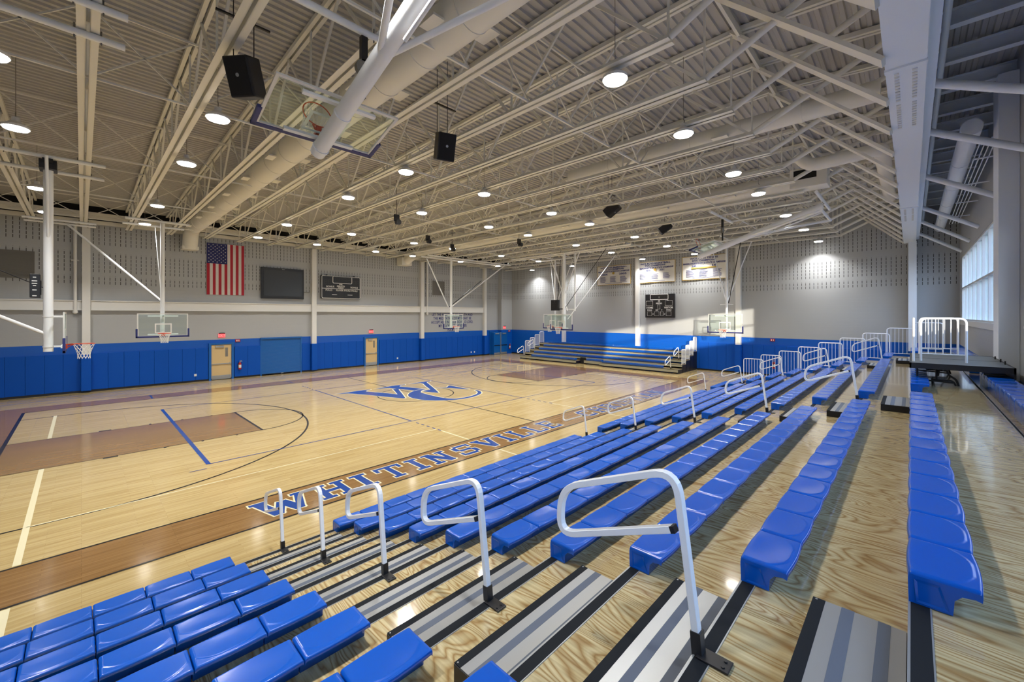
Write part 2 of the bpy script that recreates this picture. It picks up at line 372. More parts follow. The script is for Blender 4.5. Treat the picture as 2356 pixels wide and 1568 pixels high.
for x in (CX0, CX1, CX1+BW): strip(mb, x, CY0-(BW if x > -20 else 0), x, CY1, 0.05, z)
for y in (CY0, CY1): strip(mb, CX0, y, CX1, y, 0.09, z)
strip(mb, CX0, 11.5, CX1, 11.5, 0.05, z)
for s_, y0, yb in ((1, CY0, CY0+1.58), (-1, CY1, CY1-1.58)):
    for sx in (-1, 1):
        strip(mb, cxm+sx*1.83, y0, cxm+sx*1.83, y0+s_*5.85, 0.03, z); strip(mb, cxm+sx*6.02, y0, cxm+sx*6.02, yb, 0.05, z)
        for k, d in enumerate((2.15, 3.3, 4.2, 5.1)):
            w = 0.30 if k == 0 else 0.06
            quad(mb, cxm+sx*1.83 if sx > 0 else cxm-1.83-0.11, y0+s_*d-w/2 if s_ > 0 else y0+s_*d-w/2, cxm+sx*1.83+0.11 if sx > 0 else cxm-1.83, y0+s_*d+w/2, z)
    strip(mb, cxm-1.83, y0+s_*5.85, cxm+1.83, y0+s_*5.85, 0.07, z)
    arc(mb, cxm, y0+s_*5.85, 1.83, 0 if s_ > 0 else PI, PI if s_ > 0 else 2*PI, 0.05, z)
    arc(mb, cxm, yb, 6.02, 0 if s_ > 0 else PI, PI if s_ > 0 else 2*PI, 0.06, z, 90)
arc(mb, cxm, 11.5, 1.83, 0, 2*PI, 0.05, 0.0035)
mb.build('black_court_line', M_lineblack, floor)
mb = MB(); z = 0.005
VX0, VX1 = -22.25, -13.2
for x in (VX0, VX1): strip(mb, x, 2.3, x, 20.6, 0.04, z)
for y in (2.3, 20.6): strip(mb, VX0, y, VX1, y, 0.10, z)
for y in (8.4, 14.4):
    strip(mb, VX0, y, VX1, y, 0.05, z)
    for k in range(5):
        strip(mb, VX1+0.3+k*0.33, y, VX1+0.47+k*0.33, y, 0.05, z); strip(mb, VX0-0.3-k*0.33, y, VX0-0.47-k*0.33, y, 0.05, z)
strip(mb, VX1+0.35, 2.3-0.45, VX1+0.35, 2.3-0.1, 0.03, z); strip(mb, -26.6, 2.3, -25.5, 2.3, 0.06, z); strip(mb, -26.6, 8.4, -25.5, 8.4, 0.06, z)
mb.build('blue_court_line', M_lineblue, floor)
mb = MB(); z = 0.0045
strip(mb, -23.8, -0.7, -19.55, -0.7, 0.09, z); strip(mb, -15.8, -0.7, -9.98, -0.7, 0.09, z); strip(mb, -11.66, -0.7, -11.66, 8.4, 0.035, z)
strip(mb, -23.8, 23.6, -19.55, 23.6, 0.09, z); strip(mb, -15.8, 23.6, -9.98, 23.6, 0.09, z); strip(mb, -11.66, 14.4, -11.66, 23.6, 0.035, z)
strip(mb, -11.5, 8.4, -9.95, 8.4, 0.05, z); strip(mb, -11.5, 14.4, -9.95, 14.4, 0.05, z); strip(mb, -8.6, 8.4, -7.6, 8.4, 0.05, z); strip(mb, -8.6, 14.4, -7.6, 14.4, 0.05, z); strip(mb, -8.6, -0.7, -7.6, -0.7, 0.09, z)
strip(mb, -21.5, 9.2, -21.5, 13.8, 0.03, z)
mb.build('cream_court_line', M_linecream, floor)
# block letters with slab serifs: strokes in a unit cell (u right, v up), widths in cell units
T = 0.20
def L_(*a): return a
GL = {
 'W': (1.32, [((0.17,1.0),(0.42,0.0),T),((0.42,0.0),(0.66,0.72),T*.8),((0.66,0.72),(0.90,0.0),T),((0.90,0.0),(1.15,1.0),T*.8),('s',0.0,0.36,1),('s',0.94,1.32,1)]),
 'H': (1.0, [((0.22,0),(0.22,1),T),((0.78,0),(0.78,1),T),((0.22,.5),(0.78,.5),.17),('s',0.02,0.42,1),('s',0.58,0.98,1),('s',0.02,0.42,0),('s',0.58,0.98,0)]),
 'I': (0.5, [((0.25,0),(0.25,1),T),('s',0.03,0.47,1),('s',0.03,0.47,0)]),
 'T': (0.95, [((0.475,0),(0.475,1),T),('s',0.02,0.93,1),('s',0.27,0.68,0),((0.07,1),(0.07,.68),.13),((0.88,1),(0.88,.68),.13)]),
 'N': (1.05, [((0.22,0),(0.22,1),.17),((0.80,0),(0.80,1),.17),((0.22,1.0),(0.80,0.0),.22),('s',0.0,0.40,1),('s',0.62,1.02,1),('s',0.03,0.42,0)]),
 'S': (0.85, [((0.12,0.08),(0.66,0.08),.16),((0.72,0.12),(0.72,0.46),T),((0.68,0.50),(0.17,0.50),.16),((0.13,0.54),(0.13,0.88),T),((0.17,0.92),(0.72,0.92),.16),((0.76,0.98),(0.76,0.70),.13),((0.07,0.02),(0.07,0.30),.13)]),
 'V': (1.0, [((0.18,1),(0.50,0.0),T),((0.50,0.0),(0.82,1),T*.85),('s',0.0,0.38,1),('s',0.62,1.0,1)]),
 'L': (0.85, [((0.22,0),(0.22,1),T),('s',0.03,0.44,1),('s',0.03,0.80,0),((0.76,0),(0.76,.36),.13)]),
 'E': (0.88, [((0.22,0),(0.22,1),T),('s',0.03,0.82,1),('s',0.03,0.84,0),((0.22,.5),(0.62,.5),.16),((0.78,1),(0.78,.70),.12),((0.80,0),(0.80,.30),.12),((0.62,.38),(0.62,.62),.11)]),
 'C': (0.9, [((0.14,0.18),(0.14,0.82),T),((0.18,0.88),(0.72,0.92),.17),((0.18,0.12),(0.72,0.08),.17),((0.76,0.98),(0.76,0.66),.13),((0.76,0.06),(0.76,0.34),.13)]),
 'R': (1.0, [((0.22,0),(0.22,1),T),((0.22,.92),(0.72,.92),.16),((0.76,.88),(0.76,.56),T),((0.72,.50),(0.22,.50),.15),((0.52,.48),(0.80,0.05),T),('s',0.03,0.40,1),('s',0.03,0.44,0),('s',0.66,1.0,0)]),
 'A': (1.1, [((0.20,0),(0.50,1),T*.85),((0.90,0),(0.58,1),T),((0.32,.34),(0.78,.34),.14),('s',0.0,0.40,0),('s',0.70,1.1,0),('s',0.30,0.66,1)]),
}
def glyph(ch, y0, y1, xb, xt, name):
    w, st = GL[ch]
    for grow, mt, zz in ((0.032, M_linecream, 0.0055), (0.0, M_lineblue, 0.0075)):
        g = MB(); H = xb-xt; q = zz
        for s0 in st:
            q += 0.00004
            if s0[0] == 's':
                _, a, b, top = s0; th = 0.13; v = 1-th/2 if top else th/2; p0, p1, wd = (a, v), (b, v), th
            else: p0, p1, wd = s0
            def toW(p): return Vector((xb-p[1]*H, y0+p[0]/w*(y1-y0)))
            A, B = toW(p0), toW(p1); d = (B-A); L = d.length; d.normalize()
            # stroke width lies in mixed units: use the average scale
            sc = abs(d.y)*H + abs(d.x)*((y1-y0)/w)
            hw = wd*sc/2+grow; nn = Vector((-d.y, d.x))
            ex = grow
            A2 = A-d*ex; B2 = B+d*ex
            if s0[0] != 's' and abs(d.x) > 0.5:      # clip slanted/vertical strokes square to the baseline and cap line
                def off(P, sgn):
                    return P
            pts = [A2+nn*hw, A2-nn*hw, B2-nn*hw, B2+nn*hw]
            lo, hi = xt-grow, xb+grow
            pts = [(min(max(p.x, lo), hi), p.y) for p in pts]
            g.add([(p[0], p[1], q) for p in pts], [(0,1,2,3)])
        g.build(name, mt, floor)
xb, xt = -8.86, -9.70
for ch, a, b in (('W',2.34,3.42),('H',3.52,4.26),('I',4.38,4.82),('T',5.02,5.72),('I',5.86,6.26),('N',6.40,7.16),('S',7.36,8.04),('V',8.18,8.98),('I',9.10,9.50),('L',9.66,10.30),('L',10.44,11.06),('E',11.18,11.84)):
    glyph(ch, a, b, xb, xt, 'floor_letter')
for ch, a, b in (('C',13.5,14.25),('H',14.4,15.15),('R',15.3,16.0),('I',16.12,16.5),('S',16.65,17.3),('T',17.45,18.1),('I',18.22,18.6),('A',18.75,19.6),('N',19.75,20.5)):
    glyph(ch, a, b, xb, xt, 'floor_letter')
# centre logo: outline measured on the floor
def px2floor(x, y):
    u = x-1178; a = math.atan2(919, 954); s, c = math.sin(a), math.cos(a); t = 3.88/(y-725)
    return ((-s*954+c*u)*t, (c*954+s*u)*t)
LS = 350/2356
LOGO = [
 [(25,310),(210,284),(350,262),(555,238),(556,242),(500,256),(484,266),(500,272),(600,280),(800,297),(974,316),(930,262),(900,236),(985,232),(1040,300),(1095,372),(1075,378),(960,370),(640,338),(480,322),(330,310),(210,302)],
 [(618,231),(760,208),(880,186),(1090,162),(1091,166),(1020,180),(1002,192),(1060,199),(1350,226),(1420,233),(1340,243),(1270,262),(1100,242),(925,228),(850,216),(740,222)],
 [(1160,155),(1310,130),(1480,107),(1480,112),(1420,128),(1440,142),(1530,215),(1612,288),(1590,291),(1470,282),(1362,268),(1400,256),(1482,241),(1420,196),(1372,152),(1330,141),(1220,152)],
 [(1440,232),(1330,241),(1230,262),(1160,292),(1135,325),(1150,352),(1210,376),(1300,393),(1420,408),(1560,412),(1720,408),(1860,401),(2010,383),(2130,360),(2220,330),(2272,300),(2268,276),(2230,256),(2195,250),(2172,256),(2205,268),(2218,286),(2200,308),(2130,336),(2020,362),(1880,382),(1760,380),(1620,360),(1490,330),(1390,305),(1332,284),(1340,262),(1380,246)],
 [(1565,217),(1690,213),(1738,207),(1752,192),(1768,180),(1800,180),(1930,206),(2085,234),(2060,238),(1900,226),(1800,217),(1700,219),(1600,221)],
]
def offset_poly(P, d):
    n = len(P); A = sum(P[i][0]*P[(i+1)%n][1]-P[(i+1)%n][0]*P[i][1] for i in range(n)); sg = 1 if A > 0 else -1; out = []
    for i in range(n):
        a, b, c = Vector(P[i-1]), Vector(P[i]), Vector(P[(i+1)%n]); e1 = (b-a).normalized(); e2 = (c-b).normalized()
        n1 = Vector((e1.y, -e1.x))*sg; n2 = Vector((e2.y, -e2.x))*sg; m = n1+n2
        if m.length < 0.35: m = n1
        m.normalize(); k = d/max(0.45, m.dot(n1)); q = b+m*k; out.append((q.x, q.y))
    return out
lo_c = MB(); lo_b = MB()
for k, P in enumerate(LOGO):
    F = [px2floor(770+x*LS, 860+y*LS) for x, y in P]
    lo_c.poly(offset_poly(F, 0.055), 0.0055+(0.0011 if k >= 3 else 0.0)); lo_b.poly(F, 0.0060+(0.0011 if k >= 3 else 0.0))
lo_c.build('logo_outline', M_linecream, floor); lo_b.build('centre_logo', M_lineblue, floor)

# ------------------------------------------------------------------ main bleachers
X0, RUN, Z0, RISE, SH = -7.06, 0.783, 0.42, 0.239, 0.165
def rx(i): return X0+RUN*(i-1)
def rz(i): return Z0+RISE*(i-1)-SH
YB0, YB1 = -7.9, 23.75
AISLE = [(1.50, 2.95), (9.96, 11.16), (20.05, 21.22)]
bl = empty('bleacher_deck', (rx(1), 8.0, 0), 'stepped bleacher decking of varnished plywood with black nosings', 'bleachers')
for i in range(1, 11):
    x0 = rx(i); x1 = rx(i+1) if i < 10 else XR-0.025; z = rz(i)
    box((x0+0.085, YB0, z-0.03), (x1+0.02, YB1, z)).build('deck_board', M_ply, bl)
    box((x0+0.010, YB0, z-0.06), (x0+0.082, YB1, z+0.003)).build('nosing', M_grip, bl)
    m = box((x0, YB0, z-0.09), (x0+0.010, YB1, z+0.004)); m.box((x0+0.080, YB0, z-0.02), (x0+0.086, YB1, z+0.004)); m.build('nosing_trim', M_alu, bl)
    box((x0+0.03, YB0, max(0.03, z-RISE)), (x0+0.05, YB1, z-0.06)).build('riser', M_tread_edge, bl)
m = box((0.965, YB0, rz(10)), (0.975, YB1, rz(10)+0.004)); m.box((0.995, YB0, rz(10)), (1.0, YB1, rz(10)+0.004)); m.build('deck_seam_trim', M_alu, bl)
box((0.975, YB0, rz(10)), (0.995, YB1, rz(10)+0.003)).build('deck_seam', M_grip, bl)
m = MB()
for i in range(1, 11): m.box((rx(i)+0.06, YB1-0.04, 0.0), (rx(i+1)+0.06 if i < 10 else XR-0.01, YB1-0.02, rz(i)-0.04))
m.build('end_panel', M_black, bl)

# seat module (front towards -X, runs along +Y)
SP = 0.467
def seat_mesh():
    top = [0.012+0.238*q/34 for q in range(35)]
    prof = [(0.003,-0.160,0),(0.0,-0.06,0),(0.0,-0.030,1),(0.0015,-0.018,1),(0.004,-0.009,1),(0.008,-0.003,1)]+[(x,0.0,2) for x in top]+[(0.2555,-0.006,1),(0.258,-0.018,1),(0.256,-0.040,1),(0.235,-0.048,0),(0.19,-0.055,0),(0.165,-0.085,0),(0.160,-0.160,0),(0.012,-0.160,0)]
    ys = [(0.004,0.014),(0.0065,0.0075),(0.011,0.003),(0.018,0.0)]+[(0.018+(SP-0.036)*q/56, 0.0) for q in range(1,56)]+[(SP-0.018,0.0),(SP-0.011,0.003),(SP-0.0065,0.0075),(SP-0.004,0.014)]
    k = len(prof); vs = []; fs = []
    for y, e in ys:
        c = abs(y-SP/2)/(SP/2-0.016); bulge = math.sin(PI*min(max(y/SP, 0), 1))
        for j, (x, z, tp) in enumerate(prof):
            dz = -e if tp else 0; dx = 0
            if tp == 2:
                lim = 0.238-0.085*min(c, 1.2)**3.2
                t = min(max((lim-x)/0.008, 0), 1)*min(max((1.0-c)/0.035, 0), 1); t = t*t*(3-2*t)
                dz += -0.0035*(1-t)-0.004*math.sin(PI*min(max((x-0.02)/0.21, 0), 1))*t*bulge
                if x < 0.03: dz += 0.0035*(1-t)*(0.03-x)/0.018*0.6
            if tp: dx = (0.012*bulge if x > 0.13 else -0.009*bulge)*(1 if tp == 1 else abs(x-0.13)/0.12)
            vs.append((x+dx, y, z+dz))
    n = len(ys)
    for i in range(n-1):
        for j in range(k): fs.append((i*k+j, i*k+(j+1) % k, (i+1)*k+(j+1) % k, (i+1)*k+j))
    bm = bmesh.new(); bv = [bm.verts.new(v) for v in vs]
    for f in fs: bm.faces.new([bv[q] for q in f]).smooth = True
    c0 = [bm.verts.new(vs[j]) for j in range(k)]; c1 = [bm.verts.new(vs[(n-1)*k+j]) for j in range(k)]
    bm.faces.new(c0); bm.faces.new(c1[::-1])
    bmesh.ops.recalc_face_normals(bm, faces=list(bm.faces))
    # recessed end panel drawn inside each end
    for yy, sg in ((0.004, 1), (SP-0.004, -1)):
        o = [(0.022,-0.035),(0.115,-0.035),(0.148,-0.150),(0.030,-0.150)]
        q0 = [bm.verts.new((a, yy-sg*0.003, b)) for a, b in o]
        c = (0.08, -0.095); q1 = [bm.verts.new((c[0]+(a-c[0])*0.80, yy-sg*0.0002, c[1]+(b-c[1])*0.80)) for a, b in o]
        for t in range(4): bm.faces.new([q0[t], q0[(t+1)%4], q1[(t+1)%4], q1[t]])
        bm.faces.new(q1)
    me = bpy.data.meshes.new('seat'); bm.to_mesh(me); bm.free(); me.materials.append(M_blue)
    return me
SEAT = seat_mesh()
def bench(i, y0, n, label, group, xf=None, zt=None, sz=1.0):
    xf = rx(i) if xf is None else xf; zt = rz(i)+SH if zt is None else zt
    e = empty('bleacher_bench', (xf, y0, zt-SH), label, 'bench', group)
    for k in range(n):
        o = bpy.data.objects.new('seat', SEAT); COL.objects.link(o); o.parent = e; o.location = (0, k*SP, SH*sz); o.scale = (1.25 if sz > 1 else 1, 1, sz)
    return e
for i in range(1, 12):
    od = ORD[i-1]; side = '%s row up from the court' % od
    xf = None if i < 11 else 1.06
    if i <= 9:
        nn = 6; bench(i, 1.49-nn*SP, nn, 'blue bench left of the nearest aisle, %s' % side, 'benches left of the nearest aisle', xf)
    if i == 11:
        bench(i, -1.5, 32, 'blue bench along the right wall in the top row, nearest stretch', 'benches along the right wall', xf, rz(10)+SH, 1.7)
        bench(i, 15.7, 15, 'blue plastic bench along the right wall in the top row, beyond the raised platform', 'benches along the right wall', xf, rz(10)+SH, 1.7)
        continue
    bench(i, 2.95, 15, 'blue bench between the two nearest aisles, %s' % side, 'benches between the two nearest aisles')
    bench(i, 11.17, 19, 'long blue bench beyond the second aisle, %s' % side, 'benches beyond the second aisle')
    bench(i, 21.25, 5, 'short blue bench at the far end, %s' % side, 'short benches at the far end')

# aisle steps
def make_step(w):
    e = empty('aisle_step', (0,0,0), 'x', 'step')
    D = 0.385; Hh = 0.118
    cbox((-D, 0, 0), (0.0, w, Hh-0.004), 0.003).build('step_body', M_black, e)
    box((-D+0.055, 0.006, Hh-0.004), (-0.002, w-0.006, Hh)).build('tread_plate', M_alu, e)
    box((-D-0.002, 0.006, Hh-0.004), (-D+0.055, w-0.006, Hh+0.001)).build('grip_strip', M_grip, e)
    box((-D+0.125, 0.006, Hh), (-D+0.180, w-0.006, Hh+0.0012)).build('grip_strip', M_grey_grip, e)
    box((-D+0.275, 0.006, Hh), (-D+0.325, w-0.006, Hh+0.0012)).build('grip_strip', M_grey_grip, e)
    sc = MB()
    for y in (0.02, w-0.02): sc.cyl((-D+0.015, y, Hh+0.0005), 0.006, 0.002, 8)
    sc.build('screw', M_alu, e)
    return e
for a, (ya, yb) in enumerate(AISLE):
    proto = None
    for i in range(1, 10):
        lab = 'aluminium and black step in the %s aisle, standing on the %s tier' % (['nearest','second','farthest'][a], ORD[i-1])
        loc = (rx(i+1)-0.002, ya+0.04, rz(i))
        if proto is None: proto = make_step(yb-ya-0.10); proto.location = loc; proto['label'] = lab; proto['group'] = 'aisle steps'
        else: clone_to(proto, loc, lab, 'aisle steps')

# handrails: local origin on the nosing, arm reaching towards -X
def make_rail():
    e = empty('aisle_handrail', (0,0,0), 'x', 'handrail')
    z0 = 0.0
    path = [(-0.005,0,0.03),(-0.10,0,0.865),(-0.80,0,0.585),(-0.875,0,0.30),(-0.10,0,0.60)]
    path = [(-0.0,0,0.02),(-0.115,0,0.90),(-0.86,0,0.60),(-0.88,0,0.285),(-0.135,0,0.585)]
    P = fillet(path, 0.14, 7)
    MB().sweep(P, [(-0.016,-0.022),(0.016,-0.022),(0.019,-0.018),(0.019,0.018),(0.016,0.022),(-0.016,0.022),(-0.019,0.018),(-0.019,-0.018)], up=(0,1,0), smooth=False).build('rail_tube', M_rail, e)
    MB().bar((-0.140,0,0.583), (-0.117,0,0.592), 0.036, 0.046, up=(0,1,0)).build('end_cap', M_black, e)
    MB().bar((0.005,0,-0.06), (-0.010,0,0.115), 0.05, 0.054, up=(0,1,0)).build('post_sleeve', M_black, e)
    bp_ = cbox((0.0,-0.045,0.004), (0.15,0.045,0.014), 0.003).build('base_plate', M_black, e)
    bt = MB()
    for y in (-0.022, 0.022): bt.cyl((0.12, y, 0.013), 0.009, 0.006, 8)
    bt.build('bolt', M_black, bp_)
    return e
rail = make_rail(); first = True
RAILS = [(0, 2.17), (1, 10.55), (2, 20.62)]
for a, y in RAILS:
    for i in (1, 3, 5, 7, 9):
        lab = 'white looped handrail in the %s aisle, at the %s tier from the court' % (['nearest','second','farthest'][a], ORD[i-1])
        loc = (rx(i)+0.02, y+(0.0 if a != 1 else 0.03*(i-1)), rz(i))
        if first: rail.location = loc; rail['label'] = lab; rail['group'] = 'aisle handrails'; first = False
        else: clone_to(rail, loc, lab, 'aisle handrails')

# end guard panels (plane Y = const, local x 0..w)
def make_guard(w, h, nb, drop=0.12):
    e = empty('guard_rail', (0,0,0), 'x', 'guard rail')
    P = fillet([(0,0,0),(0,0,h),(w,0,h),(w,0,0)], 0.11, 6)
    MB().tube(P, 0.021, 8).build('frame_tube', M_rail, e)
    tube([(0,0,drop),(w,0,drop)], 0.014, 6).build('bottom_bar', M_rail, e)
    for k in range(nb):
        x = w*(k+1)/(nb+1); tube([(x,0,drop),(x,0,h-0.005)], 0.009, 6).build('baluster', M_rail, e)
    return e
g0 = make_guard(0.86, 1.17, 6)
for i in range(2, 11):
    lab = 'white barred guard panel at the far end of the bleachers, %s tier' % ORD[i-1]; loc = (rx(i)+0.05, YB1-0.06, rz(i))
    if i == 2: g0.location = loc; g0['label'] = lab; g0['group'] = 'end guard panels'
    else: clone_to(g0, loc, lab, 'end guard panels')

# raised wheelchair platform
pf = empty('wheelchair_platform', (0.7, 13.8, rz(10)), 'raised dark grey platform bridging the top rows by the right wall', 'platform')
ZP = 2.88
m = box((-0.01, 12.2, ZP-0.02), (1.40, 15.3, ZP)); m.build('platform_top', M_platform, pf)
m = box((-0.03, 12.17, ZP-0.11), (1.42, 12.21, ZP+0.004)); m.box((-0.03, 12.17, ZP-0.11), (0.0, 15.33, ZP+0.004)); m.box((-0.03, 15.3, ZP-0.11), (1.42, 15.33, ZP+0.004)); m.box((1.39, 12.17, ZP-0.22), (1.42, 15.33, ZP+0.004)); m.box((0,13.7,ZP),(1.39,13.72,ZP+0.003))
m.build('platform_edge', M_black, pf)
for y in (12.5, 15.0):
    m = MB(); zb = rz(10)
    m.tube(fillet([(0.30,y,zb+0.12),(0.62,y,zb+0.12),(0.66,y,zb+0.02)], 0.05), 0.018, 6)
    m.tube([(0.08,y,zb+0.10),(0.62,y,zb+0.08)], 0.02, 6); m.tube([(0.08,y,zb+0.30),(0.56,y,zb+0.27)], 0.016, 6); m.tube([(0.38,y,zb+0.09),(0.38,y,ZP-0.08)], 0.02, 6)
    m.tube(fillet([(0.40,y,zb+0.2),(0.42,y,zb+0.34),(0.52,y,zb+0.36),(0.56,y,zb+0.22),(0.66,y,zb+0.16),(0.70,y,zb+0.02)], 0.06), 0.02, 6)
    m.tube([(0.09,y,zb),(0.09,y,ZP-0.08)], 0.02, 6)
    m.build('support_frame', M_black, pf)
m = MB()
for y in (13.0, 13.6, 14.4): m.cyl((1.37, y, ZP), 0.012, 0.07, 8)
m.build('anchor_pin', M_black, pf)
gp = make_guard(0.68, 0.93, 5, 0.16); gp.location = (0.15, 12.85, ZP); gp['label'] = 'white barred guard frame on the near edge of the dark platform'; gp['group'] = 'platform guards'
c = clone_to(gp, (0.15, 15.1, ZP), 'white barred guard frame on the far edge of the dark platform', 'platform guards')
gq = make_guard(2.3, 0.93, 14, 0.16); gq.location = (0.035, 12.6, ZP); gq.rotation_euler = (0,0,PI/2); gq['label'] = 'white barred guard frame along the court side of the dark platform'; gq['group'] = 'platform guards'

# ------------------------------------------------------------------ far end bleachers (facing the camera end)
FX0, FX1, FY, FRUN, FZ, FR = -25.35, -11.1, 27.3, 0.68, 0.46, 0.255
fb = empty('end_bleacher', ((FX0+FX1)/2, FY, 0), 'small five-row bleacher with blue seats against the far wall', 'bleachers')
for i in range(5):
    y0 = FY+i*FRUN; y1 = y0+FRUN if i < 4 else YF-0.025; z = FZ+i*FR-SH
    if i == 0:
        for a, b in ((FX0, -19.25), (-17.1, FX1)): box((a, y0, z-0.03), (b, y1+0.02, z)).build('deck_board', M_ply, fb)
        box((-18.75, y0+0.42, z-0.03), (-17.1, y1+0.02, z)).build('deck_board', M_ply, fb)
        m = box((FX0, y0, z-0.2), (-19.25, y0+0.03, z+0.004)); m.box((-17.1, y0, z-0.2), (FX1, y0+0.03, z+0.004)); m.box((-18.75, y0+0.40, z-0.2), (-17.1, y0+0.43, z+0.004))
        m.box((-17.1, y0, z-0.2), (-17.07, y0+0.42, z)); m.build('fascia', M_farfascia, fb)
        box((-19.25, y0+0.62, 0.0), (-18.75, y0+0.66, z+0.2)).build('dark_opening', M_dark, fb)
    else:
        box((FX0, y0, z-0.03), (FX1, y1+0.02, z)).build('deck_board', M_ply, fb)
        box((FX0, y0, z-0.15), (FX1, y0+0.025, z+0.004)).build('fascia', M_farfascia, fb)
    box((FX0, y0+0.08, 0.02), (FX0+0.02, y1, z-0.03)).build('end_panel', M_black, fb); box((FX1-0.02, y0+0.08, 0.02), (FX1, y1, z-0.03)).build('end_panel', M_black, fb)
def far_bench(i, xr, n, dy, label):
    e = empty('bleacher_bench', (xr, FY+i*FRUN+dy, FZ+i*FR-SH), label, 'bench', 'benches of the end bleacher'); e.rotation_euler = (0,0,PI/2)
    for k in range(n):
        o = bpy.data.objects.new('seat', SEAT); COL.objects.link(o); o.parent = e; o.location = (0, k*SP, SH)
far_bench(0, -12.15, 10, 0, 'blue bench in the front row of the end bleacher, right section')
far_bench(0, -17.15, 3, 0.42, 'short set-back blue bench in the front row of the end bleacher')
far_bench(0, -19.28, 10, 0, 'blue bench in the front row of the end bleacher, left section')
for i in range(1, 5): far_bench(i, -12.1, 26, 0, 'blue bench in the %s row of the end bleacher under the far wall' % ORD[i])
for k, x in enumerate((-11.6, -24.85)):
    for i in (0, 2):
        clone_to(rail, (x, FY+i*FRUN+0.05, FZ+i*FR-SH), 'white looped handrail at the %s end of the end bleacher, %s row' % (['right','left'][k], ORD[i]), 'end bleacher handrails').rotation_euler = (0,0,PI/2)
g2 = make_guard(0.62, 1.02, 8, 0.08); g2.rotation_euler = (0,0,PI/2)
ff = True
for k, x in enumerate((FX1-0.03, FX0+0.03)):
    for i in range(1, 5):
        loc = (x, FY+i*FRUN+0.04, FZ+i*FR-SH); lab = 'white barred guard panel on the %s side of the end bleacher, %s row' % (['right','left'][k], ORD[i])
        if ff: g2.location = loc; g2['label'] = lab; g2['group'] = 'end bleacher guards'; ff = False
        else: clone_to(g2, loc, lab, 'end bleacher guards')

# ------------------------------------------------------------------ wall pads
def pad_mesh(w, h, d):
    return MB().cbox((0, 0.003, 0), (d, w-0.003, h), 0.012).mesh('wall_pad', M_pad)
PADS = {}
def pads(axis, a, b, where, z0=0.1, z1=1.95, d=0.06, w=0.61):
    n = max(1, round(abs(b-a)/w)); ww = (b-a)/n; key = (round(ww,3), round(z1-z0,2), d)
    if key not in PADS: PADS[key] = pad_mesh(ww, z1-z0, d)
    for k in range(n):
        o = bpy.data.objects.new('wall_pad', PADS[key]); COL.objects.link(o)
        if axis == 'Y': o.location = (XL+0.005, a+k*ww, z0)
        else: o.location = (a+(k+1)*ww, YF-0.005, z0); o.rotation_euler = (0,0,PI/2+PI); o.location = (a+k*ww, YF-0.005, z0)
        if axis != 'Y': o.rotation_euler = (0,0,-PI/2)
        tag(o, 'tall blue vinyl wall pad %s' % where, 'wall pad', 'blue wall pads %s' % where)
pads('Y', -4.28, -0.02, 'on the left wall, left of the first white column')
pads('Y', 0.34, 5.22, 'on the left wall, between first column and nearer tan door')
pads('Y', 6.55, 7.95, 'on the left wall, right of the nearer tan door', d=0.08)
pads('Y', 10.45, 11.0, 'narrow, between the roll-up shutter and second white column', d=0.10)
pads('Y', 11.38, 14.9, 'on the left wall, between second column and farther tan door')
pads('Y', 16.2, 19.85, 'on the left wall, right of the farther tan door')
pads('Y', 20.25, 27.05, 'on the left wall, below the painted verse')
pads('Y', 27.45, 28.0, 'on the left wall, beside the blue double door')
pads('X', -10.9, -8.55, 'on the far wall, right of the end bleacher')
pads('X', -8.15, -0.6, 'on the far wall, right of the rightmost white column')
for i, y in enumerate(cols_y):
    cbox((XL+0.005, y-0.18, 0.1), (XL+0.36, y+0.18, 1.92), 0.02).build('column_pad', M_pad, label='blue padding wrapped around the foot of the %s left-wall column' % ORD[i], category='wall pad')
cbox((-8.53, YF-0.36, 0.1), (-8.17, YF-0.005, 1.92), 0.02).build('column_pad', M_pad, label='blue padding around the foot of the far-wall column by the hoop', category='wall pad')

# ------------------------------------------------------------------ doors, shutter, small wall things
def tan_door(n, y0, y1):
    d = empty('door_%d' % n, (XL+0.02, y0, 0), kind='structure')
    m = box((XL, y0-0.12, 0), (XL+0.10, y0, 2.22)); m.box((XL, y1, 0), (XL+0.10, y1+0.12, 2.22)); m.box((XL, y0, 2.12), (XL+0.10, y1, 2.22)); m.build('door_frame', M_door_blue, d)
    d2 = box((XL, y0+0.005, 0.01), (XL+0.05, y1-0.005, 2.11)).build('door_leaf', M_tan, d)
    w = y1-y0
    box((XL+0.045, y1-0.32, 1.38), (XL+0.056, y1-0.18, 1.92)).build('vision_panel', M_vent, d2)
    m = box((XL+0.05, y0+0.04, 0.93), (XL+0.10, y1-0.10, 0.98)); m.cyl((XL+0.05, y1-0.07, 0.98), 0.05, 0.06, 10, 'X'); m.build('push_bar', M_alu, d2)
    box((XL+0.05, y0+0.2, 1.95), (XL+0.13, y1-0.4, 2.05)).build('door_closer', M_alu, d2)
    m = MB()
    for k in range(6): m.box((XL+0.045, y0+0.03, 0.05+k*0.035), (XL+0.058, y1-0.03, 0.07+k*0.035))
    m.box((XL+0.045, y0+0.03, 0.03), (XL+0.052, y1-0.03, 0.27)); m.build('kick_plate', M_alu, d2)
tan_door(1, 5.36, 6.38); tan_door(2, 15.05, 16.0)
d = empty('door_3', (XL, 29.0, 0), kind='structure')
XD = XL
m = box((XD, 28.0, 0.0), (XD+0.08, 28.1, 2.3)); m.box((XD, 29.95, 0), (XD+0.08, 30.05, 2.3)); m.box((XD, 28.1, 2.2), (XD+0.08, 29.95, 2.3)); m.build('door_frame', M_door_blue, d)
